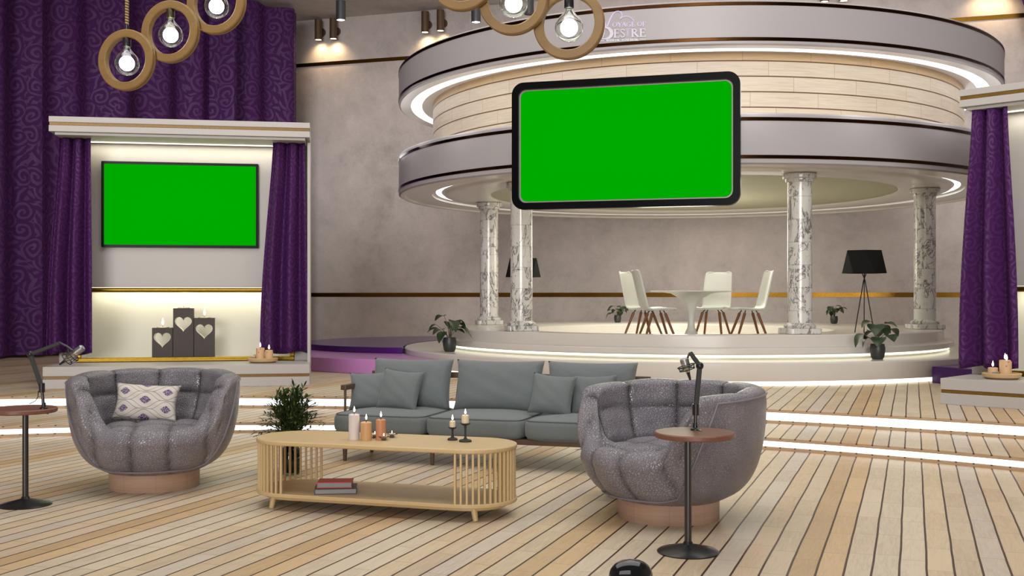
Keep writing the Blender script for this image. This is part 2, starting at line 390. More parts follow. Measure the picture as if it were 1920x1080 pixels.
m_glass = mat_glass('clear_glass',(.97,1,.98)); m_bulbc = emit('bulb_cool',(1,1,1),26); m_bulbw = emit('bulb_warm',(1,.92,.66),30)
m_brass = plain('old_brass',(.10,.085,.045),.35,.8)
m_stone = plain('blue_stone',(.14,.17,.20),.6); m_tray = wood('tray_wood',(.48,.30,.14),(.66,.46,.25),.6,(3,3,10))
s_ = NT('flower_wax'); _n = s_.n('ShaderNodeTexVoronoi',Vector=s_.coord(),Scale=26.0).outputs['Distance']
s_.base(s_.mix(s_.ramp(_n,[(.16,(1,1,1)),(.24,(0,0,0))]),(.66,.43,.24),(.30,.16,.08)),.55); m_waxf = s_.m
m_red = plain('red_cover',(.62,.045,.035),.45); m_pages = plain('book_pages',(.30,.30,.30),.8); m_cover = plain('dark_cover',(.022,.022,.028),.4)
m_sconce = plain('sconce_bronze',(.10,.055,.025),.5); m_spotg = plain('spot_grey',(.035,.038,.042),.45)
m_warmglow = emit('warm_glow',(1,.80,.45),12); m_coolglow = emit('cool_glow',(1,1,1),10)
m_lilac = emit('lilac_light',(.84,.66,.94),1.0); m_lilac2 = plain('lilac_letters',(.62,.56,.66),.4); m_letter = emit('white_letter',(1,1,1),1.0)
m_heart = plain('heart_lining',(.80,.78,.68),.5)

# ------------------------------------------------------------------ the room
DC, DR = Vector((2.97,18.4,0)), 4.85                       # the round pavilion
c1, r1, c2, r2 = (-2.37,1.39), 9.69, (-3.76,-1.63), 14.12  # the two curved steps
Z1, Z2 = .11, .25
WY, WK = 24.6, .311                                        # back wall: y = WY - WK x
ZC = 7.96
def cpt(c,r,a): return (c[0]+r*sin(a), c[1]+r*cos(a))
def build_floor():
    bm = B(); N = 180
    def ring(c,r,z): return [bm.verts.new((*cpt(c,r,2*pi*i/N),z)) for i in range(N)]
    def strip(a,b,mi):
        for i in range(N):
            f = bm.faces.new((a[i],a[(i+1)%N],b[(i+1)%N],b[i])); f.material_index = mi
    cur = [ring(c1,r1,0)]
    ce = bm.verts.new((c1[0],c1[1],0))
    for i in range(N): bm.faces.new((ce,cur[0][i],cur[0][(i+1)%N]))
    for c,r,z0,z1 in ((c1,r1,0,Z1),(c2,r2,Z1,Z2)):
        if z0>0:
            a = ring(c,r,z0); strip(last,a,0)
        else: a = cur[0]
        b = ring(c,r,z0+.030); strip(a,b,1)
        d = ring(c,r+.022,z0+.030); strip(b,d,0)
        e = ring(c,r+.022,z1-.030); strip(d,e,1)
        e2 = ring(c,r+.008,z1-.030); strip(e,e2,1)
        f = ring(c,r+.008,z1); strip(e2,f,1); last = f
    o = ring((0,10),34,Z2); strip(last,o,0)
    bmesh.ops.recalc_face_normals(bm, faces=bm.faces[:])
    struct('floor', bm, [m_floor,m_lip], smooth=False)
    for k,(c,r,z0,z1) in enumerate(((c1,r1,0,Z1),(c2,r2,Z1,Z2))):
        bm = B(); a0,a1 = R(-75),R(75)
        grid(bm, lambda u,v: Vector((*cpt(c,r+.017,lerp(a0,a1,u)), lerp(z0+.031,z1-.031,v))), 120, 1)
        struct('trim_%d'%(k+1), bm, m_led, smooth=False)
build_floor()
def wallpt(x,z=0,off=0):
    n = Vector((-WK,-1,0)).normalized(); return Vector((x,WY-WK*x,z))+n*off
def wall_x(px):                            # where a pixel column meets the back wall
    k = (px-960)/F; return k*WY/(1+WK*k)
XL, XR = -11.5, 11.5
bm = B(); p = [wallpt(XL),wallpt(XR)]
for a,b in ((0,0),): 
    n = Vector((WK,1,0)).normalized()*.3
    vs=[bm.verts.new(q) for q in (p[0],p[1],p[1]+Vector((0,0,ZC)),p[0]+Vector((0,0,ZC)))]; bm.faces.new(vs)
struct('wall_back', bm, m_conc, smooth=False)
bm = B(); vs=[bm.verts.new(q) for q in ((XL,-5,0),(XL,WY-WK*XL,0),(XL,WY-WK*XL,ZC),(XL,-5,ZC))]; bm.faces.new(vs); struct('wall_left', bm, m_conc, smooth=False)
bm = B(); vs=[bm.verts.new(q) for q in ((XR,-5,0),(XR,WY-WK*XR,0),(XR,WY-WK*XR,ZC),(XR,-5,ZC))]; bm.faces.new(vs); struct('wall_right', bm, m_conc, smooth=False)
bm = B(); vs=[bm.verts.new(q) for q in ((XL,8,ZC),(XR,8,ZC),(XR,WY-WK*XR,ZC),(XL,WY-WK*XL,ZC))]; bm.faces.new(vs); struct('ceiling', bm, m_ceil, smooth=False)
for k,(za,zb) in enumerate(((1.355,1.45),(6.85,6.935))):
    bm = B(); a,b = wallpt(-8.5),wallpt(XR); n = Vector((-WK,-1,0)).normalized()*.012
    for q0,q1 in ((za,zb),):
        vs=[bm.verts.new(q) for q in (a+n+Vector((0,0,q0)),b+n+Vector((0,0,q0)),b+n+Vector((0,0,q1)),a+n+Vector((0,0,q1)))]
        ws=[bm.verts.new(q) for q in (a+Vector((0,0,q0)),b+Vector((0,0,q0)),b+Vector((0,0,q1)),a+Vector((0,0,q1)))]
        bm.faces.new(vs)
        for i in range(4): bm.faces.new((vs[i],vs[(i+1)%4],ws[(i+1)%4],ws[i]))
    struct('trim_%d'%(k+3), bm, m_gold, smooth=False)

# big curtains
def pleated(path, z0, z1, period, amp, m, name, label, sharp=.55, nz=10):
    pts=[Vector(p) for p in path]; L=[0]
    for a,b in zip(pts,pts[1:]): L.append(L[-1]+(b-a).length)
    tot=L[-1]; n=int(tot/period*12)
    prof=[]; arc=0; prev=None
    for i in range(n+1):
        s=tot*i/n; k=max(j for j in range(len(L)-1) if L[j]<=s+1e-9); k=min(k,len(pts)-2)
        t=(pts[k+1]-pts[k]).normalized(); nn=Vector((t.y,-t.x,0)); q=pts[k]+t*(s-L[k])
        ph=s/period+.12*sin(s*1.7)+.2*sin(s*.6); fr=ph%1
        tri = fr/sharp if fr<sharp else (1-fr)/(1-sharp)
        w = amp*(lerp(tri, .5-.5*cos(pi*tri), .55))*(.75+.35*sin(int(ph)*2.3))
        q=q+nn*w
        if prev is not None: arc+=(q-prev).length
        prev=q; prof.append((q,arc))
    bm=B()
    def fn(u,v):
        q,_=prof[round(u*n)]; return Vector((q.x,q.y,lerp(z0,z1,v)))
    grid(bm,fn,n,nz,uv=lambda u,v:(prof[round(u*n)][1],lerp(z0,z1,v)))
    return solo(name,bm,m,label,'curtain',angle=50)
pleated([(-11.2,17.6,0),(-9.3,19.8,0),(-4.95,25.05,0)],.30,ZC-.12,.8,.42,m_damask,'stage_curtain','tall purple damask curtain hanging from ceiling behind the left alcove')
_rc = [(XR-.4,WY-WK*(XR-.4)-.9,0),(9.75,20.45,0)]
bm = B()
def _fn(u,v):
    z=lerp(5.2,ZC-.05,v); x0=lerp(10.5,9.55,v**.8); x=lerp(x0,XR-.15,u)
    return Vector((x, WY-WK*x-.55-.18*abs(sin(u*14)), z))
grid(bm,_fn,60,8,uv=lambda u,v:(u*3,v*3)); solo('stage_curtain',bm,m_damask,'purple drape at the upper right corner, swept back along the wall','curtain')

# ------------------------------------------------------------------ round pavilion
st = thing('round_stage','round glossy white stage with lit steps carrying the marble columns','stage',(DC.x,DC.y,Z2))
def rp(*p): return [(r,z-Z2) for r,z in p]
bm=lathe(B(),rp((4.66,.255),(4.66,.315)),120); obj('floor_light',bm,m_ledw,st,smooth=True)['label']='glowing strip around the foot of the stage'
bm=lathe(B(),rp((4.60,.25),(4.64,.25),(4.64,.315),(4.75,.318),(4.755,.33),(4.755,.535),(4.735,.553),(4.0,.555)),120); obj('base_step',bm,m_gloss,st)
bm=lathe(B(),rp((4.08,.580),(4.08,.612)),120); obj('step_light',bm,m_ledw,st)['label']='glowing strip under the upper step'
bm=lathe(B(),rp((3.9,.556),(4.04,.556),(4.04,.612),(4.135,.614),(4.15,.625),(4.15,.69),(4.135,.704),(4.01,.706),(4.0,.71),(4.0,.855),(3.985,.87),(3.8,.872)),120)
obj('upper_step',bm,m_gloss,st)
# top deck with a sunken round floor
RC, RR = Vector((2.55-DC.x,17.15-DC.y,0)), 2.4
bm=B(); N=120
def pit(r,z): return [bm.verts.new((RC.x+r*sin(2*pi*i/N),RC.y+r*cos(2*pi*i/N),z-Z2)) for i in range(N)]
def dk(r,z): return [bm.verts.new((r*sin(2*pi*i/N),r*cos(2*pi*i/N),z-Z2)) for i in range(N)]
rows=[dk(3.81,.8719),pit(RR+.01,.872),pit(RR,.865),pit(RR,.7325)]
for a,b in zip(rows,rows[1:]):
    for i in range(N): bm.faces.new((a[i],a[(i+1)%N],b[(i+1)%N],b[i]))
bm.faces.new(rows[-1]); obj('deck',bm,m_gloss,st)

ca = thing('round_canopy','two-tier round white canopy with wood-clad drum above the stage','canopy',(DC.x,DC.y,3.02))
def rc(*p): return [(r,z-3.02) for r,z in p]
def fascia(zb,zt,tl,tu,nm):
    bm=lathe(B(),rc((DR-.03,zb),(DR,zb+.02),(DR,tl-.012)),140); lathe(bm,rc((DR,tl+.03),(DR,tu-.012)),140); lathe(bm,rc((DR,tu+.03),(DR,zt-.02),(DR-.02,zt)),140)
    obj(nm,bm,m_fascia,ca)
    for z in (tl,tu):
        bm=lathe(B(),rc((DR+.001,z-.014),(DR+.008,z-.010),(DR+.008,z+.028),(DR+.001,z+.032)),140); obj('gold_band',bm,m_band_g,ca)
fascia(3.02,3.66,3.105,3.575,'lower_fascia'); fascia(4.50,5.06,4.565,5.005,'upper_fascia')
bm=lathe(B(),rc((DR-.03,3.02),(DR-.10,3.022),(DR-.11,3.05),(4.30,3.055)),140)
lathe(bm,rc((4.30,3.055),(4.30,3.10),(4.24,3.10)),140); lathe(bm,rc((4.15,3.10),(4.10,3.06),(3.9,3.052),(3.38,3.052),(3.33,3.075)),140)
lathe(bm,rc((DR-.02,3.66),(4.25,3.67)),140); obj('lower_soffit',bm,m_gloss,ca)
bm=lathe(B(),rc((4.24,3.098),(4.15,3.098)),140); obj('ring_light',bm,m_ledc,ca)
bm=lathe(B(),rc((3.33,3.075),(3.31,3.085),(0.01,3.09)),120); obj('inner_ceiling',bm,m_olive,ca)
bm=lathe(B(),rc((DR-.03,4.50),(4.65,4.503)),140); lathe(bm,rc((4.47,4.508),(4.45,4.51),(4.40,4.53),(4.28,4.54)),140); lathe(bm,rc((DR-.02,5.06),(.01,5.08)),140); obj('upper_soffit',bm,m_soffit,ca)
bm=lathe(B(),rc((4.65,4.505),(4.47,4.509)),140); obj('ring_light',bm,m_ledc,ca)
bm=B(); grid(bm,lambda u,v:Vector((4.29*sin(u*2*pi-pi),-4.29*cos(u*2*pi-pi),lerp(3.67,4.55,v)-3.02)),160,6,closed_u=True,uv=lambda u,v:(4.29*(u*2*pi-pi),lerp(3.67,4.55,v)))
obj('wood_drum',bm,m_band,ca)

# columns
def column(x,y,label):
    t=thing('marble_column',label,'column',(x,y,.872),random.random()*6,'marble columns holding up the canopy')
    Hc=3.05-.872
    bm=B(); prism(bm,rrect(.47,.47,.06,3),0,.075); obj('plinth',bm,m_marble,t,smooth=False,bevel=.008)
    bm=lathe(B(),[(.01,.075),(.205,.075),(.215,.09),(.215,.115),(.195,.13),(.18,.135),(.165,.15)],40); obj('base_ring',bm,m_marble,t)
    bm=lathe(B(),[(.165,.15),(.162,Hc-.12)],40); obj('shaft',bm,m_marble,t)
    bm=lathe(B(),[(.162,Hc-.12),(.185,Hc-.115),(.19,Hc-.10),(.19,Hc-.075),(.225,Hc-.07),(.228,Hc-.05),(.228,Hc-.004),(.22,Hc),(.01,Hc)],40); obj('capital',bm,m_marble,t)
    t.rotation_euler.z=R(8)
    return t
column(3.92,14.9,'nearest right white marble column, between dining chairs and floor lamp')
column(.14,16.13,'white marble column standing in front of the left black lamp')
column(-.41,19.6,'leftmost white marble column at the left back edge of the stage')
column(6.42,17.0,'rightmost white marble column beside the right alcove curtain')

# lilac steps beside the stage (crescents around the stage)
def crescent(cx,cy,r,z0,z1,m,name,label,side):
    d=hypot(DC.x-cx,DC.y-cy); Rb=4.78
    pts=[]
    n=240
    ring=[(cx+r*sin(2*pi*i/n),cy+r*cos(2*pi*i/n)) for i in range(n)]
    ins=[hypot(x-DC.x,y-DC.y)<Rb for x,y in ring]
    s0=next(i for i in range(n) if ins[i-1] and not ins[i])
    out=[]
    i=s0
    while not ins[i%n]: out.append(ring[i%n]); i+=1
    a0=atan2(out[-1][0]-DC.x,out[-1][1]-DC.y); a1=atan2(out[0][0]-DC.x,out[0][1]-DC.y)
    dd=(a1-a0+pi)%(2*pi)-pi
    out+=[(DC.x+Rb*sin(a0+dd*k/30),DC.y+Rb*cos(a0+dd*k/30)) for k in range(1,30)]
    bm=B(); prism(bm,out,z0,z1)
    return solo(name,bm,m,label,'step',smooth=False,bevel=.012)
crescent(-.9,18.7,3.06,Z2,.465,m_lav,'curved_step','glossy lavender curved step at the left foot of the stage',-1)
crescent(-1.3,19.85,2.45,.466,.56,m_purp,'curved_step','dark purple round step on top of the lavender one',-1)
crescent(7.6,16.0,2.72,Z2,.465,m_purp,'curved_step','dark purple curved step between stage and right alcove',1)

# sign lettering on the top fascia
def strokes():
    def arc(cx,cy,rx,ry,a0,a1,n=14): return [(cx+rx*cos(R(lerp(a0,a1,i/n))),cy+ry*sin(R(lerp(a0,a1,i/n)))) for i in range(n+1)]
    K,T,S=.21,.085,.07
    G={
    'O':(1.0,[(arc(.46,.5,.40,.47,0,360,24),'O')]),
    'Y':(.86,[([(.1,1),(.43,.48)],K),([(.76,1),(.43,.48)],T),([(.43,.5),(.43,0)],K*.9),([(0,.98),(.25,.98)],S),([(.63,.98),(.88,.98)],S),([(.28,.02),(.58,.02)],S)]),
    'A':(.9,[([(.10,0),(.43,1)],T),([(.43,1),(.76,0)],K),([(.24,.36),(.64,.36)],T),([(0,.02),(.22,.02)],S),([(.62,.02),(.9,.02)],S)]),
    'G':(1.0,[(arc(.48,.5,.40,.47,45,325,20),'O'),([(.80,.02),(.80,.42)],K*.8),([(.62,.42),(.95,.42)],S)]),
    'E':(.74,[([(.18,0),(.18,1)],K),([(.05,.97),(.64,.97)],T),([(.18,.52),(.52,.52)],T),([(.05,.03),(.68,.03)],T),([(.64,.97),(.64,.78)],S),([(.68,.03),(.68,.24)],S),([(.52,.42),(.52,.62)],S)]),
    'F':(.70,[([(.18,0),(.18,1)],K),([(.05,.97),(.64,.97)],T),([(.18,.52),(.52,.52)],T),([(.05,.02),(.34,.02)],S),([(.64,.97),(.64,.78)],S)]),
    'S':(.66,[([(.54,.80),(.46,.93),(.30,.97),(.14,.90),(.11,.74),(.22,.60),(.40,.47),(.53,.34),(.52,.15),(.36,.03),(.2,.04),(.1,.16),(.08,.26)],.12)]),
    'R':(.92,[([(.18,0),(.18,1)],K),(arc(.30,.75,.30,.22,-90,90,12),.13),([(.05,.97),(.32,.97)],T),([(.18,.53),(.34,.53)],T),([(.38,.52),(.78,.02)],K),([(.04,.02),(.34,.02)],S),([(.7,.02),(.95,.02)],S)]),
    'W':(1.2,[([(.08,1),(.34,0)],K),([(.34,0),(.58,1)],T),([(.58,1),(.84,0)],K),([(.84,0),(1.1,1)],T),([(0,.98),(.22,.98)],S),([(1.0,.98),(1.2,.98)],S)]),
    'I':(.38,[([(.18,0),(.18,1)],K),([(.04,.02),(.32,.02)],S),([(.04,.98),(.32,.98)],S)]),
    'T':(.8,[([(.4,0),(.4,1)],K),([(.05,.97),(.75,.97)],T),([(.05,.97),(.05,.76)],S),([(.75,.97),(.75,.76)],S),([(.24,.02),(.56,.02)],S)]),
    'H':(.96,[([(.18,0),(.18,1)],K),([(.74,0),(.74,1)],K),([(.18,.5),(.74,.5)],T),([(.04,.02),(.32,.02)],S),([(.6,.02),(.88,.02)],S),([(.04,.98),(.32,.98)],S),([(.6,.98),(.88,.98)],S)]),
    'D':(.98,[([(.18,0),(.18,1)],K),(arc(.34,.5,.46,.47,-90,90,16),'O'),([(.05,.97),(.36,.97)],T),([(.05,.03),(.36,.03)],T)]),
    'N':(1.0,[([(.16,0),(.16,1)],T),([(.16,1),(.80,0)],K),([(.80,0),(.80,1)],T),([(.02,.02),(.3,.02)],S),([(.66,.98),(.94,.98)],S),([(.02,.98),(.2,.98)],S)]),
    'B':(.84,[([(.18,0),(.18,1)],K),(arc(.34,.76,.26,.21,-90,90,12),.13),(arc(.36,.28,.32,.25,-90,90,12),.15),([(.05,.97),(.36,.97)],T),([(.05,.03),(.38,.03)],T),([(.18,.54),(.38,.54)],T)]),
    '.':(.34,[([(.1,.06),(.22,.06)],.12)]), ' ':(.42,[]),
    }
    return G
GL=strokes()
R0=DR+.012; A0=atan2(1.383,13.64-0)                   # direction of the sign seen from the eye
_d=Vector((  (1170-960)/F,1,0))                        # point of the fascia under pixel column 1170
_a=_d.dot(_d); _b=-2*_d.dot(DC); _c=DC.dot(DC)-R0*R0
_t=(-_b-sqrt(_b*_b-4*_a*_c))/(2*_a); SP=_d*_t-DC; SA=atan2(SP.x,-SP.y)
PXM=_t/F/13.5; SZ=H+(HY-(10+520/13.5))/F*_t            # metres per zoom unit, height of row 520
def sgn(zx,zy):
    a=SA+(zx-945)*PXM/R0*1.03; zy=zy+.058*(zx-945)
    return Vector((DC.x+R0*sin(a),DC.y-R0*cos(a),SZ-(zy-520)*PXM))
def band(bm,pts,w):
    n=len(pts); ws=w if isinstance(w,list) else [w]*n
    L=[];Rr=[]
    for i in range(n):
        a=pts[max(0,i-1)];b=pts[min(n-1,i+1)]; dx,dy=b[0]-a[0],b[1]-a[1]; l=hypot(dx,dy) or 1
        nx,ny=-dy/l*ws[i]/2,dx/l*ws[i]/2
        L.append(bm.verts.new(sgn(pts[i][0]+nx,pts[i][1]+ny))); Rr.append(bm.verts.new(sgn(pts[i][0]-nx,pts[i][1]-ny)))
    for i in range(n-1): bm.faces.new((L[i],L[i+1],Rr[i+1],Rr[i]))
def word(bm,txt,x0,x1,base,cap):
    tot=sum(GL[c][0] for c in txt); sx=(x1-x0)/tot; x=x0
    for c in txt:
        w,sts=GL[c]
        for pts,wd in sts:
            P=[(x+px*sx,base-py*cap) for px,py in pts]
            if wd=='O':
                c0=sum(p[0] for p in P)/len(P); mx=max(abs(p[0]-c0) for p in P) or 1
                W=[cap*lerp(.05,.19,(abs(p[0]-c0)/mx)**1.5) for p in P]
            else: W=[wd*cap]*len(P)
            band(bm,P,W)
        x+=w*sx
sg=thing('sign_lettering','small lilac and white lettering with a heart outline on the top fascia','sign')
LE=10.0
bm=B(); word(bm,'OYAGE OF',655,1490,540-0.058*(-0),112); obj('upper_word',bm,m_lilac,sg,smooth=False)
bm=B(); word(bm,'ES',680,985,812,212); obj('lower_letters',bm,m_lilac2,sg,smooth=False)
bm=B(); word(bm,'RE',1120,1490,806,206); obj('lower_letters',bm,m_lilac2,sg,smooth=False)
bm=B()
band(bm,[(400,490),(480,545),(560,570),(620,640),(635,700),(615,770),(560,815),(480,838),(385,840)],[16,40,70,92,96,90,66,36,18]); band(bm,[(450,520),(440,700),(395,838)],[34,26,18])
obj('large_initial',bm,m_lilac2,sg,smooth=False)
bm=B(); band(bm,[(425,330),(455,440),(478,545)],[22,58,50])
band(bm,[(520,520),(560,420),(610,310),(670,205),(735,150),(800,140),(860,165),(895,220),(895,275),(840,345)],[30,34,30,24,22,22,22,20,18,14])
band(bm,[(840,345),(900,300),(960,280),(1030,280),(1100,305),(1150,345),(1195,400)],[16,18,18,18,18,18,16]); obj('heart_outline',bm,m_lilac,sg,smooth=False)
bm=B(); band(bm,[(1000,580),(1010,625),(1040,655),(1070,625),(1082,575)],9); band(bm,[(1028,605),(1040,590),(1055,605),(1040,622),(1028,605)],12)
band(bm,[(1040,650),(1020,690),(1050,740),(1060,775)],12); band(bm,[(1045,655),(1050,700),(1015,750),(1025,800)],12); obj('dancing_figure',bm,m_lilac,sg,smooth=False)
_k=810/sum(GL[c][0] for c in 'WITH DR. TONI BEAR'); _x=490
for wd_ in ('WITH','DR.','TONI','BEAR'):
    _w=sum(GL[c][0] for c in wd_)*_k; bm=B(); word(bm,wd_,_x,_x+_w,902,52); obj('small_word',bm,m_letter,sg,smooth=False); _x+=_w+GL[' '][0]*_k
for q in ([(345,880),(445,883)],[(1345,862),(1485,865)]):
    bm=B(); band(bm,q,10); obj('dash',bm,m_letter,sg,smooth=False)

# ------------------------------------------------------------------ big hung screen
L0,R0_=Vector((.01,13.62,0)),Vector((2.69,12.86,0))
zt=(H+395/F*13.62+H+420/F*12.86)/2; zb=(H+160/F*13.62+H+167/F*12.86)/2
ang=atan2(R0_.y-L0.y,R0_.x-L0.x); mid=(L0+R0_)/2; Wd=(R0_-L0).length; Hd=zt-zb
tv=thing('hung_screen','large black-framed green screen with rounded corners hung before the canopy','screen',(mid.x,mid.y,zb),ang)
MV=Matrix.Translation((0,0,Hd/2))@Matrix.Rotation(pi/2,4,'X')
bm=holed([rrect(Wd,Hd,.15,8),rrect(Wd-.17,Hd-.17,.09,8)],.10); xform(bm,MV); obj('frame',bm,m_frame,tv,bevel=.006)
bm=holed([rrect(Wd-.17,Hd-.17,.09,8),rrect(Wd-.21,Hd-.21,.085,8)],.03); xform(bm,Matrix.Translation((0,.012,0))@MV); obj('bezel',bm,m_bezel,tv)
bm=holed([rrect(Wd-.205,Hd-.205,.085,8)],.012); xform(bm,MV); obj('panel',bm,m_green,tv,smooth=False)
bm=holed([rrect(Wd-.1,Hd-.1,.1,8)],.04); xform(bm,Matrix.Translation((0,.072,0))@MV); obj('back_cover',bm,m_black,tv)
bm=B(); box(bm,-.25,.25,.09,.62,Hd*.35,Hd*.75); obj('wall_bracket',bm,m_black,tv,smooth=False)

# ------------------------------------------------------------------ alcove units
def area(loc,aim,sx,sy,p,col=(1,1,1)):
    l=bpy.data.lights.new('area','AREA'); l.shape='RECTANGLE'; l.size=sx; l.size_y=sy; l.energy=p; l.color=col
    o=bpy.data.objects.new('area_lamp',l); link(o); o.location=loc; o.rotation_euler=(Vector(aim)-Vector(loc)).to_track_quat('-Z','Y').to_euler(); return o
def loc2(ox,oy,rz,u,v): return (ox+u*cos(rz)-v*sin(rz), oy+u*sin(rz)+v*cos(rz))
def heart(s,n=40):
    return [(s*16*sin(t)**3/17, s*(13*cos(t)-5*cos(2*t)-2*cos(3*t)-cos(4*t)+2)/17) for t in [2*pi*i/n for i in range(n)]]
NW=3.2
def alcove(x,y,rz,label,v0=.3):
    t=thing('alcove_unit',label,'alcove',(x,y,Z2),rz)
    bm=B(); box(bm,0,NW,0,1.7,0,.118); box(bm,.03,NW-.03,.02,1.7,.118,.155); box(bm,0,NW,0,1.7,.155,.272); obj('plinth',bm,m_white,t,smooth=False,bevel=.004)
    bm=B(); box(bm,.008,NW-.008,.006,1.69,.120,.152); obj('gold_strip',bm,m_goldd,t,smooth=False)
    zh=3.63-Z2
    bm=B(); box(bm,0,NW,v0,1.75,zh-.19,zh-.112); box(bm,.02,NW-.02,v0+.02,1.7,zh-.112,zh-.072); box(bm,0,NW,v0,1.75,zh-.072,zh); box(bm,.06,NW-.06,v0+.05,1.6,zh-.225,zh-.19); obj('header',bm,m_white,t,smooth=False,bevel=.004)
    bm=B(); box(bm,.008,NW-.008,v0+.006,1.69,zh-.110,zh-.074); obj('gold_strip',bm,m_goldd,t,smooth=False)
    zc=zh-.225
    bm=B(); box(bm,0,.21,.85,1.7,.272,zc); obj('side_panel',bm,m_white,t,smooth=False,bevel=.004)
    bm=B(); box(bm,NW-.21,NW,.85,1.7,.272,zc); obj('side_panel',bm,m_white,t,smooth=False,bevel=.004)
    # slim outer jambs beside the curtains
    bm=B(); box(bm,NW-.035,NW,.55,.85,.272,zc); obj('jamb',bm,m_white,t,smooth=False)
    bm=B(); box(bm,.21,NW-.21,1.06,1.5,1.25,zc); obj('upper_panel',bm,m_white,t,smooth=False)
    bm=B(); box(bm,.21,NW-.21,1.48,1.7,.272,1.25); box(bm,.21,NW-.21,1.06,1.5,.272,.305); obj('lower_niche',bm,m_cream,t,smooth=False)
    bm=B(); tube(bm,[(.21,1.045,1.215),(NW-.21,1.045,1.215)],.032,10); obj('gold_moulding',bm,m_goldf,t)
    bm=B()
    for a,b,zz0,zz1 in ((.21,NW-.21,.272,.332),(.21,.27,.332,1.0),(NW-.27,NW-.21,.332,1.0)):
        box(bm,a,b,.835,.885,zz0,zz1); 
        if b-a>1: box(bm,a+.008,b-.008,.825,.84,zz0+.036,zz1-.004); box(bm,a+.008,b-.008,.825,.84,zz0+.006,zz1-.036)
    obj('gold_frame',bm,m_goldf,t,smooth=False,bevel=.006)
    bm=B(); box(bm,.25,NW-.25,1.20,1.24,1.235,1.249); obj('niche_light',bm,m_ledn,t,smooth=False)
    bm=B(); box(bm,.25,NW-.25,.90,.93,zc-.012,zc-.002); obj('header_light',bm,m_ledw,t,smooth=False)
    for (u0,v,z,ax,ay,p,av) in ((NW/2,1.33,1.22,2.6,.10,11,1.35),(NW/2,.93,zc-.03,2.6,.08,7,1.05)):
        X,Y=loc2(x,y,rz,u0,v); X2,Y2=loc2(x,y,rz,u0,av)
        l=area((X,Y,Z2+z),(X2,Y2,Z2+z-1),ax,ay,p,(1,.95,.74)); l.rotation_euler=(l.rotation_euler.x,0,0); l.matrix_world=Matrix.Translation((X,Y,Z2+z))@Matrix.Rotation(rz,4,'Z')@Matrix.Rotation(R(8),4,'X')
    return t
LA=(-5.72,13.32,R(9.8)); RA=(4.52,11.54,R(-44))
alcove(*LA,'left white alcove unit with gold mouldings around a green screen')
alcove(*RA,'right white alcove unit, cut off by the right edge',.5)
def drape(A,top,bot,z0,z1,v,label,folds=4.5,amp=.055,seed=0,skew=0):
    bm=B(); rnd=random.Random(seed); ph=[rnd.random()*6 for _ in range(3)]
    nu,nv=90,30; W=max(abs(top[1]-top[0]),abs(bot[1]-bot[0]))
    def fn(u,w):
        s=1-w; k=ss(0,1,s**.75)
        a=lerp(top[0],bot[0],k); b=lerp(top[1],bot[1],k)
        uu=lerp(a,b,u)
        f=sin(u*folds*2*pi+ph[0]+.4*sin(s*3))*amp*(.5+.5*k)+.14*amp*sin(u*folds*4.3*pi+ph[1])*(1-.6*k)
        edge=1-.5*(abs(2*u-1)**6)
        vv=v+f*edge
        zz=lerp(z0,z1,w)+ (.018*sin(u*9+ph[2]) if w==0 else 0)
        x,y=loc2(*A,uu,vv); return Vector((x,y,zz))
    grid(bm,fn,nu,nv,uv=lambda u,w:(u*W*1.5,lerp(z0,z1,w)))
    return solo('drape',bm,m_damask2,label,'curtain',solid=.006,angle=0,group='drapes hanging in the alcoves')
ZT=3.43
drape(LA,(.05,.44),(-.11,.46),.645,ZT,.62,'purple drape hanging at the left side of the left alcove',2.6,.095,1)
drape(LA,(2.72,3.13),(2.55,3.17),.635,ZT,.62,'purple drape hanging at the right side of the left alcove',2.4,.095,8)
drape(RA,(.11,.48),(-.03,.60),.61,ZT,.60,'purple drape at the far right, hanging in the right alcove',2.2,.10,5)
# alcove screen
px,py=loc2(*LA,1.5,1.03); t=thing('wall_screen','flat green wall screen with thin black frame in the left alcove','screen',(px,py,2.03),LA[2])
w,h=2.02,1.135; MV=Matrix.Translation((0,0,h/2))@Matrix.Rotation(pi/2,4,'X')
bm=holed([rrect(w,h,.01,2),rrect(w-.07,h-.07,.005,2)],.05); xform(bm,MV); obj('frame',bm,m_frame,t,smooth=False)
bm=holed([rrect(w-.068,h-.068,.005,2)],.03); xform(bm,MV); obj('panel',bm,m_green,t,smooth=False)

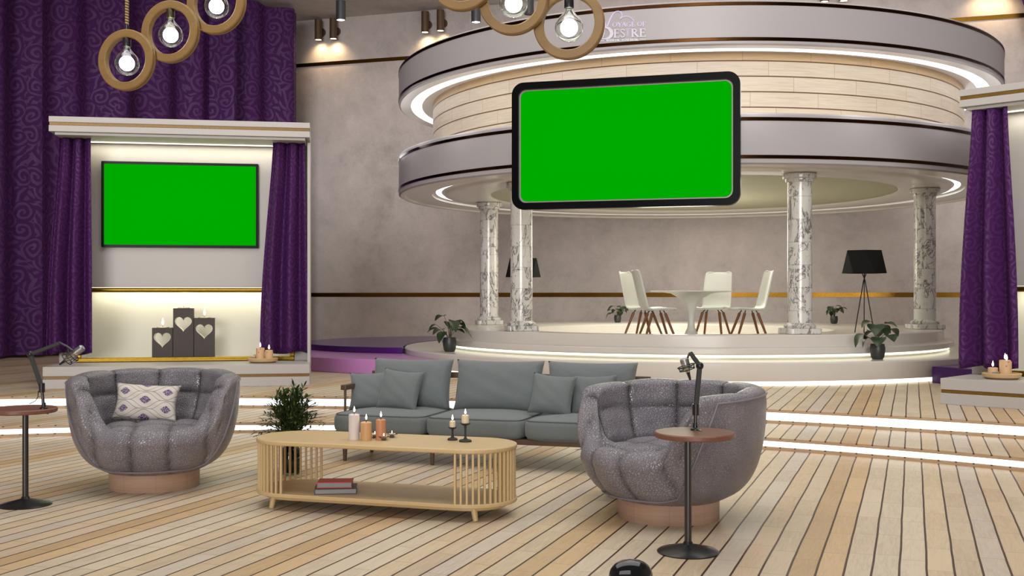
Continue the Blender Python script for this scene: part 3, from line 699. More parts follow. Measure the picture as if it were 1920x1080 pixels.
# heart candle blocks
def flame(name,p,parent,s=1):
    bm=lathe(B(),[(.0005,0),(.007*s,.008*s),(.010*s,.02*s),(.008*s,.036*s),(.003*s,.052*s),(.0005,.062*s)],10,c=p); o=obj('flame',bm,m_flame,parent); return o
for k,(u,hh,hc,lab) in enumerate(((1.26,.405,.60,'short dark wood candle block with heart cutout, leftmost of three'),(1.53,.665,.68,'tall dark wood candle block with heart cutout, middle of three'),(1.80,.535,.66,'medium dark wood candle block with heart cutout, rightmost of three'))):
    x,y=loc2(*LA,u,1.08); t=thing('candle_block',lab,'candle holder',(x,y,.556),LA[2],'heart candle blocks in the left alcove')
    w=.262; MV=Matrix.Translation((0,0,0))@Matrix.Rotation(pi/2,4,'X')
    hz=[(a,b+hh*hc) for a,b in heart(.118)]
    bm=holed([[(-w/2,0),(w/2,0),(w/2,hh),(-w/2,hh)],hz],.11); xform(bm,MV); obj('block',bm,m_dwood,t,smooth=False)
    hi=[(a,b+hh*hc) for a,b in heart(.1165)]; hj=[(a,b+hh*hc) for a,b in heart(.113)]
    bm=holed([hi,hj],.108); xform(bm,MV); obj('heart_lining',bm,m_heart,t,smooth=False)
    bm=lathe(B(),[(.0,hh),(.075,hh),(.08,hh+.004),(.08,hh+.012),(.07,hh+.012),(.0,hh+.010)],24); obj('tealight',bm,m_wax2,t)
    bm=B(); tube(bm,[(0,0,hh+.01),(0,0,hh+.035)],.003,6); obj('wick',bm,m_wick,t); flame('flame',(0,0,hh+.035),t,1.55)

# candle trays
def tray(A,u,v,label,spec,group):
    x,y=loc2(*A,u,v); zz=.524
    t=solo('candle_tray',lathe(B(),[(0,.0),(.15,0),(.185,.02),(.195,.055),(.18,.062),(.165,.03),(0,.028)],40),m_tray,label,'tray'); t.location=(x,y,zz)
    for dx,dy,r,h,lit,lab in spec:
        c=thing('pillar_candle',lab,'candle',(x+dx,y+dy,zz+.029),0,group)
        obj('wax',lathe(B(),[(0,0),(r,0),(r,h-.006),(r-.006,h),(0,h-.004)],28),m_waxf,c)
        bm=B(); tube(bm,[(0,0,h-.006),(0,0,h+.012)],.002,6); obj('wick',bm,m_wick,c)
        if lit: flame('flame',(0,0,h+.010),c,1.0)
    bm=B(); bmesh.ops.create_icosphere(bm,subdivisions=2,radius=.03,matrix=Matrix.Diagonal((1.25,1,.75,1)))
    for vv in bm.verts: vv.co*=1+.12*sin(vv.co.x*90+vv.co.y*60)
    s=solo('pebble',bm,m_stone,'blue grey pebble lying in the '+label.split()[0]+' candle tray','stone'); s.location=(x+(-.115 if A is LA else -.10),y-.06,zz+.05)
tray(LA,2.60,.44,'left round wooden tray of candles on the left plinth',[(-.035,0,.055,.16,True,'tallest flower-pressed candle in the left wooden tray'),(.075,.015,.052,.13,True,'mid-height flower-pressed candle in the left wooden tray'),(-.115,.03,.018,.07,False,'thin stubby candle at the left edge of the left tray')],'candles in the left tray')
tray(RA,.50,.36,'right round wooden tray of candles on the right plinth',[(.03,-.01,.057,.165,True,'tallest flower-pressed candle in the right wooden tray'),(.085,.075,.05,.15,True,'flower-pressed candle behind the tallest in the right tray'),(-.08,.03,.05,.085,True,'short flower-pressed candle in the right wooden tray')],'candles in the right tray')

# ------------------------------------------------------------------ stage furniture
def dining_chair(x,y,facing,label):
    t=thing('dining_chair',label,'chair',(x,y,.7325),facing,'white dining chairs on the stage')
    prof=[(-.235,.452),(-.215,.468),(-.12,.462),(0,.45),(.10,.445),(.17,.458),(.215,.50),(.245,.575),(.275,.70),(.31,.85),(.335,.95),(.35,1.0),(.362,1.02)]
    bm=B()
    def fn(u,v):
        k=v*(len(prof)-1); i=min(int(k),len(prof)-2); f=k-i
        py=lerp(prof[i][0],prof[i+1][0],f); pz=lerp(prof[i][1],prof[i+1][1],f)
        s=2*u-1; w=.225
        w*=(1-.10*ss(.55,1,v)); 
        if v>.9: w*=1-.28*((v-.9)/.1)**3
        if v<.08: w*=1-.12*((.08-v)/.08)**2
        back=ss(.35,.6,v)
        pz+=.022*abs(s)**2.5*(1-back)*ss(0,.2,v)-.012*(1-abs(s)**2)*(1-back)*0
        py-=.05*abs(s)**2.2*back
        if v>.97: pz-=.012*(1-s*s)
        return Vector((s*w,py,pz))
    grid(bm,fn,16,40); obj('seat_shell',bm,m_chair,t,solid=.016,angle=0)
    for sx in (-1,1):
        for sy,(y0,y1) in ((-1,(-.09,-.235)),(1,(.10,.235))):
            bm=B(); tube(bm,[(sx*.13,y0,.405),(sx*.215,y1,0)],[.022,.015],8); l=obj('leg',bm,m_chairleg,t)
            bm=B(); tube(bm,[(sx*.10,y0*.8,.443),(sx*.132,y0*1.02,.40)],.008,6); obj('bracket',bm,m_blkmatte,l)
    return t
TC=Vector((2.63,16.05,.7325))
def chair_at(dx,dy,face,label): dining_chair(TC.x+dx,TC.y+dy,R(face),label)
chair_at(-.66,.34,58,'white moulded dining chair at back left, bright seat turned to camera')
chair_at(-.56,-.42,97,'white moulded dining chair at front left, seen from the side')
chair_at(.40,.45,-28,'white moulded dining chair at back right, backrest seen head on')
chair_at(.78,-.28,-86,'white moulded dining chair at far right, facing left in profile')
t=thing('dining_table','round white pedestal table between the dining chairs','table',TC)
obj('table_top',lathe(B(),[(0,.705),(.5,.706),(.585,.714),(.592,.722),(.585,.73),(0,.73)],64),m_chair,t)
obj('pedestal',lathe(B(),[(0,0),(.30,0),(.29,.012),(.19,.035),(.10,.09),(.055,.19),(.045,.30),(.055,.42),(.095,.53),(.17,.62),(.30,.69),(.42,.705),(0,.705)],48),m_chair,t)
def floor_lamp(x,y,s,label,rz):
    t=thing('floor_lamp',label,'lamp',(x,y,.872),rz,'black floor lamps on the stage')
    ap=.78*s; hb,ht=.83*s,1.15*s
    bm=B(); n=6; a=[bm.verts.new((.30*s*cos(2*pi*i/n),.30*s*sin(2*pi*i/n),hb)) for i in range(n)]; b=[bm.verts.new((.262*s*cos(2*pi*(i+.5)/n),.262*s*sin(2*pi*(i+.5)/n),ht)) for i in range(n)]
    for i in range(n): bm.faces.new((a[i],a[(i+1)%n],b[i])); bm.faces.new((a[(i+1)%n],b[(i+1)%n],b[i]))
    bm.faces.new(b); obj('lamp_shade',bm,m_lampblk,t,smooth=False)
    for k in range(3):
        an=2*pi*k/3+.5; bm=B(); tube(bm,[(-.04*cos(an),-.04*sin(an),hb+.02),(.012*cos(an),.012*sin(an),ap-.05),(.15*cos(an),.15*sin(an),0)],.008,6); obj('leg',bm,m_dsteel,t)
    obj('bulb_holder',lathe(B(),[(0,hb-.0),(.02,hb),(.02,hb+.1),(0,hb+.1)],12),m_black,t)
floor_lamp(4.93,15.30,1.0,'black floor lamp with faceted shade, right of the nearest column',R(-17.8))
floor_lamp(.19,18.6,1.0,'black floor lamp mostly hidden behind a marble column',R(0))

def leaf(bm,base,dirv,up,L,W,bend=.35,fold=.25):
    d=dirv.normalized(); side=d.cross(up).normalized(); nrm=side.cross(d).normalized()
    n=8; rows=[]
    for i in range(n+1):
        t=i/n; w=W*(sin(pi*min(1,t**.72))**.8)*(1-.15*t) if 0<t<1 else .001
        c=base+d*(L*t*(1-.12*t))+nrm*(-bend*L*t*t)
        rows.append([bm.verts.new(c-side*w+nrm*fold*w),bm.verts.new(c-side*w*.5+nrm*fold*w*.3),bm.verts.new(c),bm.verts.new(c+side*w*.5+nrm*fold*w*.3),bm.verts.new(c+side*w+nrm*fold*w)])
    for a,b in zip(rows,rows[1:]):
        for k in range(4): bm.faces.new((a[k],a[k+1],b[k+1],b[k]))
def pot_plant(x,y,z,s,label,seed):
    t=thing('potted_plant',label,'plant',(x,y,z),0,'small potted plants around the stage'); rnd=random.Random(seed)
    obj('pot',lathe(B(),[(0,0),(.068*s,0),(.085*s,.03*s),(.098*s,.10*s),(.098*s,.15*s),(.088*s,.20*s),(.08*s,.20*s),(.085*s,.15*s),(0,.15*s)],32),m_pot,t)
    fb=B(); sb=B()
    n=13
    for i in range(n):
        a=i*2.4+rnd.random()*.5; hh=s*lerp(.26,.50,rnd.random()); rr=s*lerp(.05,.20,rnd.random())*(1.1-.3*(hh/s-.26)/.24)
        tip=Vector((rr*cos(a),rr*sin(a),hh)); m0=Vector((rr*.25*cos(a),rr*.25*sin(a),hh*.7))
        tube(sb,[(.01*cos(a),.01*sin(a),.16*s),m0,tip],.004*s,5)
        el=lerp(-.5,.35,rnd.random()); d=Vector((cos(a+rnd.uniform(-.5,.5)),sin(a+rnd.uniform(-.5,.5)),el))
        leaf(fb,tip,d,Vector((0,0,1)),s*lerp(.15,.23,rnd.random()),s*lerp(.085,.12,rnd.random()),rnd.uniform(.3,.7))
    obj('stems',sb,m_stem,t); obj('foliage',fb,m_leaf,t)
pot_plant(-.93,16.3,.556,1.05,'potted leafy plant on the stage step at the far left',3)
pot_plant(4.814,14.4,.556,1.0,'potted leafy plant on the front stage step below the lamp',11)
pot_plant(2.02,20.9,.872,.70,'small potted plant at the stage back edge, left of the chairs',21)
pot_plant(5.92,20.1,.872,.70,'small potted plant at the stage back, right of nearest column',34)

# ------------------------------------------------------------------ lounge armchairs
def armchair(x,y,rz,label):
    t=thing('tub_armchair',label,'armchair',(x,y,0),rz,'grey leather tub armchairs')
    NT_,z0=180,.125
    RO=[(.125,.33),(.15,.40),(.20,.465),(.28,.525),(.38,.565),(.50,.59),(.62,.603),(.74,.607),(.86,.592)]
    TO0,TO1=R(38),R(68)
    SPL=lambda z: R(lerp(50,75,max(0,min(1,(z-z0)/(.80-z0)))))
    def mask(th): return 1-ss(TO0,TO1,abs(th))
    def prof(th):
        o=mask(th); top=.835-.03*ss(pi*.75,R(50),abs(th))
        zr=lerp(top,.475,o); ro=interp(RO,zr); T=lerp(.145,.17,o); P=[]
        n1=14
        zs=zr-lerp(.045,.10,o)
        for i in range(n1+1):
            z=lerp(z0,zs,i/n1); P.append((interp(RO,z),z,'o'))
        # rounded rim
        rb=interp(RO,zs); hr=zr-zs
        for i in range(1,8):
            a=pi*i/8; P.append((rb-T/2+T/2*cos(a), zs+hr*sin(a)**.8, 'r'))
        ri=rb-T; seat=.455
        if o<.999:
            n2=18
            zi=max(zs,seat+.012)
            for i in range(0,n2+1):
                k=i/n2; z=lerp(zi,seat,k); P.append((ri-.055*ss(0,1,k)-(.03*ss(.75,1,k)),z,'i'))
        else:
            for i in range(19): P.append((ri-.085*i/18,seat+ (zs-seat)*(1-i/18),'i'))
        r_in=P[-1][0]
        for i in range(1,17):
            k=i/16; P.append((r_in*(1-k)+.0005, seat+.028*sin(pi/2*min(1,k*1.6)), 's'))
        return P
    rows=[]
    for j in range(NT_):
        th=-pi+2*pi*j/NT_; rows.append((th,prof(th)))
    M=len(rows[0][1]); bm=B(); V=[]; 
    for th,P in rows: V.append([bm.verts.new((r*sin(th),-r*cos(th),z)) for r,z,_ in P])
    for j in range(NT_):
        j2=(j+1)%NT_
        for i in range(M-1): bm.faces.new((V[j][i],V[j2][i],V[j2][i+1],V[j][i+1]))
    bm.normal_update(); seam={}
    # orientation: make normals point away from the upholstery body
    bmesh.ops.recalc_face_normals(bm,faces=bm.faces[:]); bm.normal_update()
    nrm={v:v.normal.copy() for row in V for v in row}
    def puff(x,w): 
        f=abs(((x/w)%1)-.5)*2; return max(0,1-f**2.4)**.5
    lin=set()
    for j,(th,P) in enumerate(rows):
        o=mask(th)
        for i,(r,z,k) in enumerate(P):
            v=V[j][i]; x0,y0=v.co.x,v.co.y
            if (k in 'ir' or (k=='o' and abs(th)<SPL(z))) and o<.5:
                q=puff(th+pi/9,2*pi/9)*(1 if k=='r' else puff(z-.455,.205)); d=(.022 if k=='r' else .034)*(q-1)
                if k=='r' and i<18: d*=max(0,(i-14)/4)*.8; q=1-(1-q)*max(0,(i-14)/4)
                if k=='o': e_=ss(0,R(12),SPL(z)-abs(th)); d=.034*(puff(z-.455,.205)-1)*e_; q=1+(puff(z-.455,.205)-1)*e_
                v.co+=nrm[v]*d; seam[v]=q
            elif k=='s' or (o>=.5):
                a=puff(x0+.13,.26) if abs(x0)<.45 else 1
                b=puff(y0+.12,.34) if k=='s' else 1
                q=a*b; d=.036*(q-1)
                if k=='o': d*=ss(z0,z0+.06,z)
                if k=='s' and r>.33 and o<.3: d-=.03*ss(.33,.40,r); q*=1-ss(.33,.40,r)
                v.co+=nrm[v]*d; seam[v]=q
    # split: outer leather shell / quilted inside
    bm.faces.ensure_lookup_table()
    shell=B(); quilt=B(); mp={}; sl_=quilt.verts.layers.float.new('seam')
    def add(dst,vs,key):
        out=[]
        for v in vs:
            if (key,v) not in mp:
                mp[(key,v)]=nv=dst.verts.new(v.co)
                if key=='b': nv[sl_]=seam.get(v,1)
            out.append(mp[(key,v)])
        dst.faces.new(out)
    for j,(th,P) in enumerate(rows):
        j2=(j+1)%NT_; tm=-pi+2*pi*(j+.5)/NT_; tm=(tm+pi)%(2*pi)-pi
        for i in range(M-1):
            vs=(V[j][i],V[j2][i],V[j2][i+1],V[j][i+1])
            out = i<14 and abs(tm)>SPL((P[i][1]+P[i+1][1])/2)
            add(shell if out else quilt,vs,'a' if out else 'b')
    bm.free()
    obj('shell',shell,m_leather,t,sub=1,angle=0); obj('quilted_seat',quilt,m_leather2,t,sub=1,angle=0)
    # piping along the split
    def pt(th,i):
        r,z,_=prof(th)[i]; return Vector(((r+.004)*sin(th),-(r+.004)*cos(th),z+.001))
    zz=[z0+(.79-z0)*i/14 for i in range(15)]
    up=[(SPL(zz[i]),i) for i in range(2,15)]
    path=[pt(a_,i) for a_,i in up]
    n_=70; a_=up[-1][0]; path+=[pt(a_+(2*pi-2*a_)*k/n_ if a_+(2*pi-2*a_)*k/n_<=pi else a_+(2*pi-2*a_)*k/n_-2*pi,14) for k in range(1,n_)]
    path+=[pt(-a_,i) for a_,i in reversed(up)]
    a_=up[0][0]; path+=[pt(lerp(-a_,a_,k/30),2) for k in range(1,30)]
    path.append(path[0])
    pb=B(); tube(pb,path[:-1],.007,6,closed=True); obj('piping',pb,m_piping,t)
    bm=lathe(B(),[(0,z0),(.33,z0),(.34,z0+.012)],64); obj('underside',bm,m_blkmatte,t)
    bm=lathe(B(),[(0,0),(.315,0),(.318,.004),(.318,.135),(0,.135)],64); obj('wood_base',bm,m_veneer,t)
    return t
armchair(-2.62,8.02,R(14),'grey quilted leather tub armchair at left with patterned cushion')
armchair(.99,6.92,R(-55),'grey quilted leather tub armchair at right, turned to the left')

# ------------------------------------------------------------------ cushions
def cushion(w,h,t,corner=.06,n=26,seed=0,wr=.006,pw=2.6,uvs=None):
    bm=B(); rnd=random.Random(seed); ph=[rnd.random()*6 for _ in range(6)]
    def fn(side):
        def g(u,v):
            x,y=2*u-1,2*v-1
            e=(1-abs(x)**pw)*(1-abs(y)**pw)
            th=t/2*max(0,e)**.42
            px=x*w/2*(1-corner*(1-y*y)*x*x) ; py=y*h/2*(1-corner*(1-x*x)*y*y)
            th+=wr*sin(x*7+ph[0]+3*y)*sin(y*6+ph[1])*e
            th+=wr*1.6*sin((abs(x)-abs(y))*22+ph[2])*(abs(x*y))**1.5*e**.3
            return Vector((px,side*th,py))
        return g
    uv=(lambda u,v:((u-.5)*w,(v-.5)*h))
    grid(bm,fn(-1),n,n,uv=uv); grid(bm,fn(1),n,n,uv=uv)
    bmesh.ops.remove_doubles(bm,verts=bm.verts[:],dist=.0008); return bm
def put(o,loc,rx=0,ry=0,rz=0):
    o.matrix_world=Matrix.Translation(loc)@Matrix.Rotation(rz,4,'Z')@Matrix.Rotation(rx,4,'X')@Matrix.Rotation(ry,4,'Y'); return o
o=solo('lumbar_cushion',cushion(.47,.29,.13,.10,30,4),m_ogee,'cream lumbar cushion printed with purple motifs on the left armchair','cushion',angle=0)
put(o,(-2.715,8.12,.602),R(-24),R(4),R(10))

# ------------------------------------------------------------------ sofa
SO=Vector((-1.41,9.23,0)); SR=R(-17.2)
sf=thing('sofa','long grey linen sofa with slim walnut frame and three seat cushions','sofa',SO,SR)
SL=2.52
bm=B(); box(bm,-.10,SL-.06,-.03,.03,.20,.245); box(bm,-.10,SL-.06,.58,.64,.20,.245)
for x in (-.10,.74,1.58,SL-.10): box(bm,x,x+.05,.03,.58,.20,.24)
obj('seat_frame',bm,m_walnut,sf,smooth=False,bevel=.004)
bm=B(); box(bm,-.10,SL-.06,.03,.58,.236,.243); obj('slat_deck',bm,m_blkmatte,sf,smooth=False)
bm=B(); box(bm,-.10,SL-.06,.76,.81,.66,.71); obj('back_rail',bm,m_walnut,sf,smooth=False,bevel=.006)
for x0 in (-.12,SL-.09):
    bm=B(); box(bm,x0,x0+.05,.16,.81,.58,.625); obj('arm_rail',bm,m_walnut,sf,smooth=False,bevel=.006)
for x,y,zt in ((-.095,.20,.58),(-.095,.78,.66),(.74,.785,.66),(1.58,.785,.66),(SL-.065,.78,.66),(SL-.065,.20,.58)):
    bm=B(); tube(bm,[(x,y,zt),(x,y if y<.5 else y-.15,.22)],.012,8); obj('post',bm,m_walnut,sf)
for x in (0,.79,SL-.15):
    for y in (0,.54):
        bm=B(); tube(bm,[(x,y,.205),(x,y,0)],[.026,.015],10); obj('leg',bm,m_walnut,sf)
def seat_cushion(w,d,h,seed):
    bm=B(); rnd=random.Random(seed); p=[rnd.random()*6 for _ in range(4)]
    N=24
    def side_fn(u,v):
        a=2*pi*u; e=9.0
        cx=abs(cos(a))**(2/e)*(1 if cos(a)>=0 else -1); sy=abs(sin(a))**(2/e)*(1 if sin(a)>=0 else -1)
        z=lerp(-1,1,v); bul=1+.012*(1-z*z)-.03*abs(z)**6
        return Vector((w/2*cx*bul,d/2*sy*bul,h/2*z*.86))
    V=grid(bm,side_fn,64,8,closed_u=True)
    for top in (1,-1):
        rim=V[-1] if top>0 else V[0]; prev=rim
        for k in range(1,9):
            f=1-k/8; row=[]
            for v in rim:
                x,y=v.co.x*f,v.co.y*f
                crown=.19*h*(1-f**3) + .005*sin(x*11+p[0])*sin(y*13+p[1])*(1-f) if top>0 else .02
                row.append(bm.verts.new((x,y,v.co.z+top*crown)) if k<8 else None)
            if k==8:
                c=bm.verts.new((0,0,rim[0].co.z+top*(.19*h if top>0 else .02)))
                for i in range(64): bm.faces.new((prev[i],prev[(i+1)%64],c))
            else:
                for i in range(64): bm.faces.new((prev[i],prev[(i+1)%64],row[(i+1)%64],row[i]))
                prev=row
    pb=B()
    for z in (.86*h/2,-.86*h/2):
        path=[]
        for i in range(64):
            q=side_fn(i/64,1 if z>0 else 0); path.append((q.x*1.005,q.y*1.005,z))
        tube(pb,path,.005,5,closed=True)
    return bm,pb
for k in range(3):
    bm,pb=seat_cushion(.83,.80,.165,k)
    o=obj('seat_cushion',bm,m_sofa,sf,angle=0); o.location=(-.08+.84*k+.40,.32,.243+.082)
    q=obj('piping',pb,m_sofap,o)
names=['left','middle','right']
def spt(x,y,z): 
    return Vector((SO.x+x*cos(SR)-y*sin(SR),SO.y+x*sin(SR)+y*cos(SR),z))
for k,(x,w) in enumerate(((.36,.76),(1.17,.80),(1.99,.78))):
    o=solo('back_cushion',cushion(w,.45,.24,.06,32,10+k,.004,3.2),m_sofa,('left grey linen back cushion of the sofa, behind two throw pillows','middle grey linen back cushion of the sofa, alone on its seat','right grey linen back cushion of the sofa, partly behind the armchair')[k],'cushion','sofa back cushions',angle=0)
    put(o,spt(x,.60,.615),R(-14),0,SR)
for x,y,z,w,rx,ry,rz,lab in ((.04,.42,.56,.37,-22,-3,14,'leftmost small grey throw pillow on the sofa, against the arm'),(.36,.34,.58,.39,-20,4,-4,'second small grey throw pillow from the left on the sofa'),(1.72,.34,.575,.38,-20,4,-2,'small grey throw pillow left on the right sofa seat'),(2.05,.42,.57,.38,-20,-3,-10,'small grey throw pillow peeking over the right armchair')):
    o=solo('throw_pillow',cushion(w,w*.92,.15,.10,28,int(x*50),.004,2.4),m_sofa,lab,'pillow','small throw pillows on the sofa',angle=0)
    put(o,spt(x,y,z),R(rx),R(ry),SR+R(rz))

# ------------------------------------------------------------------ coffee table
CT=Vector((-.84,7.18,0)); CR=R(-17.2); TL,TW=1.80,.60
ct=thing('coffee_table','oval pale oak coffee table with slatted rounded ends and low shelf','table',CT,CR)
def stadium(L,W,n=24):
    r=W/2; a=L/2-r; out=[]
    for i in range(n+1): t=-pi/2+pi*i/n; out.append((a+r*cos(t),r*sin(t)))
    for i in range(n+1): t=pi/2+pi*i/n; out.append((-a+r*cos(t),r*sin(t)))
    return out
bm=B(); prism(bm,stadium(TL,TW),.422,.452); obj('table_top',bm,m_oak,ct,bevel=.008)
bm=B(); prism(bm,stadium(TL,TW),.086,.112); prism(bm,stadium(TL-.12,TW-.12),.06,.086); obj('shelf',bm,m_oak,ct,bevel=.006)
for s in (-1,1):
    nS=25
    for i in range(nS):
        a=-pi/2+pi*i/(nS-1); r=TW/2-.018; x=s*(TL/2-TW/2+r*cos(a)); y=r*sin(a)
        bm=B(); prism(bm,rrect(.020,.015,.005,2),.112,.422,Matrix.Translation((x,y,0))@Matrix.Rotation(atan2(sin(a),s*cos(a)),4,'Z')); obj('slat',bm,m_oakv,ct)
    for y in (-.205,.205):
        bm=B(); tube(bm,[(s*.695,y*1.0,.075),(s*.71,y*1.04,0)],[.021,.017],10); obj('leg',bm,m_oakv,ct)
def cpt3(px,py,z):                          # table-top point under a pixel
    Y=(H-z)*F/(py-HY); return Vector(((px-960)/F*Y,Y,z))
TZ=.4525
def candle(px,py,r,h,m,lab,fl=True):
    c=thing('pillar_candle',lab,'candle',cpt3(px,py,TZ),0,'pillar candles on the coffee table')
    obj('wax',lathe(B(),[(0,0),(r,0),(r,h-.005),(r-.005,h),(r*.6,h-.006),(0,h-.008)],32),m,c)
    bm=B(); tube(bm,[(0,0,h-.01),(.001,0,h+.022)],.0022,6); obj('wick',bm,m_wick,c)
    if fl: flame('flame',(.001,0,h+.014),c,.62)
candle(664,824,.036,.166,m_wax,'tall white pillar candle on the coffee table')
candle(686.5,825,.037,.118,m_bamboo,'short brown bamboo-patterned candle on the coffee table')
candle(714,824,.033,.132,m_wax3,'orange pillar candle on the coffee table')
for px,py,lab in ((703,821,'glass tea light between the brown and orange candles'),(720,825,'glass tea light just in front of the orange candle'),(735,820,'glass tea light right of the orange candle')):
    c=thing('tea_light',lab,'candle',cpt3(px,py,TZ),0,'glass tea lights on the coffee table')
    bm=B(); n=24
    def fn(u,v):
        a=2*pi*u; r=lerp(.014,.034,v**.7)*(1+.12*v*cos(6*a)); return Vector((r*cos(a),r*sin(a),.002+.022*v))
    grid(bm,fn,48,6,closed_u=True); obj('bowl',bm,m_glass,c,solid=.002,angle=0)
    obj('wax',lathe(B(),[(0,.005),(.015,.005),(.017,.02),(0,.02)],20),m_wax2,c)
    bm=B(); tube(bm,[(0,0,.019),(0,0,.03)],.0015,5); w_=obj('wick',bm,m_wick,c); flame('flame',(0,0,.026),c,.3)
for px,py,h,r,ch,lab in ((848.5,825,.085,.0195,.040,'shorter black candlestick with cream candle on the coffee table'),(872.5,828,.120,.024,.052,'taller black candlestick with cream candle on the coffee table')):
    c=thing('candlestick',lab,'candle holder',cpt3(px,py,TZ),0,'black candlesticks on the coffee table')
    k=r/.0195
    obj('holder',lathe(B(),[(0,0),(.033*k,0),(.034*k,.006),(.03*k,.012),(.012,.018),(.007,.03),(.006,h*.6),(.008,h*.85),(.018*k,h-.012),(.028*k,h-.003),(.028*k,h),(0,h)],32),m_blkmatte,c)
    cd=thing('pillar_candle','cream candle stub burning on the '+lab.split()[0]+' black candlestick','candle',cpt3(px,py,TZ)+Vector((0,0,h)),0,'candle stubs on the candlesticks')
    obj('wax',lathe(B(),[(0,0),(r,0),(r*1.02,ch*.5),(r,ch-.004),(r-.005,ch),(0,ch-.01)],24),m_wax2,cd)
    bm=B(); tube(bm,[(0,0,ch-.01),(0,0,ch+.01)],.0018,5); obj('wick',bm,m_wick,cd); flame('flame',(0,0,ch+.004),cd,.6)
def book(x,y,z,w,d,h,rz,mc,mp_,label):
    t=thing('book',label,'book',(CT.x+x*cos(CR)-y*sin(CR),CT.y+x*sin(CR)+y*cos(CR),z),CR+rz)
    bm=B(); box(bm,-w/2,w/2,-d/2,d/2,0,.004); box(bm,-w/2,w/2,-d/2,d/2,h-.004,h); box(bm,-w/2,-w/2+.004,-d/2,d/2,.004,h-.004); obj('cover',bm,mc,t,smooth=False)
    bm=B(); box(bm,-w/2+.004,w/2-.004,-d/2+.005,d/2-.005,.004,h-.004); obj('pages',bm,mp_,t,smooth=False)
book(-.29,-.115,.1125,.27,.20,.036,R(24),m_cover,m_pages,'dark grey book at the bottom of the stack on the shelf')
book(-.298,-.107,.1488,.225,.165,.036,R(21),m_red,m_pages,'red book on top of the grey book on the table shelf')

# ------------------------------------------------------------------ vase plants
def vase_plant(x,y,label,seed,wide=1.0):
    t=thing('vase_plant',label,'plant',(x,y,0),0,'leafy branches in green glass vases'); rnd=random.Random(seed)
    obj('vase',lathe(B(),[(0,0),(.062,0),(.075,.02),(.085,.10),(.083,.17),(.06,.215),(.045,.225),(.048,.24),(.043,.24),(.040,.222),(.055,.205),(.077,.165),(.079,.10),(.07,.024),(0,.01)],36),m_vase,t)
    obj('water',lathe(B(),[(0,.012),(.068,.024),(.077,.10),(.075,.16),(.052,.205),(0,.205)],28),m_vasein,t)
    sb=B(); fb=B(); fb2=B()
    for i in range(120):
        a=rnd.random()*2*pi; out=rnd.random()**.55; hh=lerp(.70,.36,out**2.2)+rnd.uniform(-.06,.03); rr=lerp(.03,.30*wide,out)
        pts=[]
        for k in range(6):
            f=k/5; pts.append(Vector((rr*f**1.6*cos(a)+.01*sin(i+4*f),rr*f**1.6*sin(a),lerp(.2,hh,1-(1-f)**1.5)-.05*out*f**3)))
        tube(sb,pts,[.003,.0028,.0024,.002,.0015,.001],5)
        for k in range(1,6):
            for q in range(7):
                f=q/7; p=pts[k-1].lerp(pts[k],f)
                if p.z<.27: continue
                tdir=(pts[k]-pts[k-1]).normalized(); b=rnd.random()*2*pi
                sd=Vector((cos(b),sin(b),rnd.uniform(-.3,.3))); d=(tdir*.9+sd*.7)
                leaf(fb if rnd.random()<.7 else fb2,p,d,Vector((.1,.2,1)),rnd.uniform(.04,.065),.0075,.1,.1)
    obj('stems',sb,m_stem,t); obj('foliage',fb,m_twig,t); obj('young_foliage',fb2,m_twig2,t)
vase_plant(-1.73,8.55,'bushy green branches in a vase behind the coffee table, left',5)
vase_plant(.73,7.62,'green branches mostly hidden behind the right armchair',9,1.0)

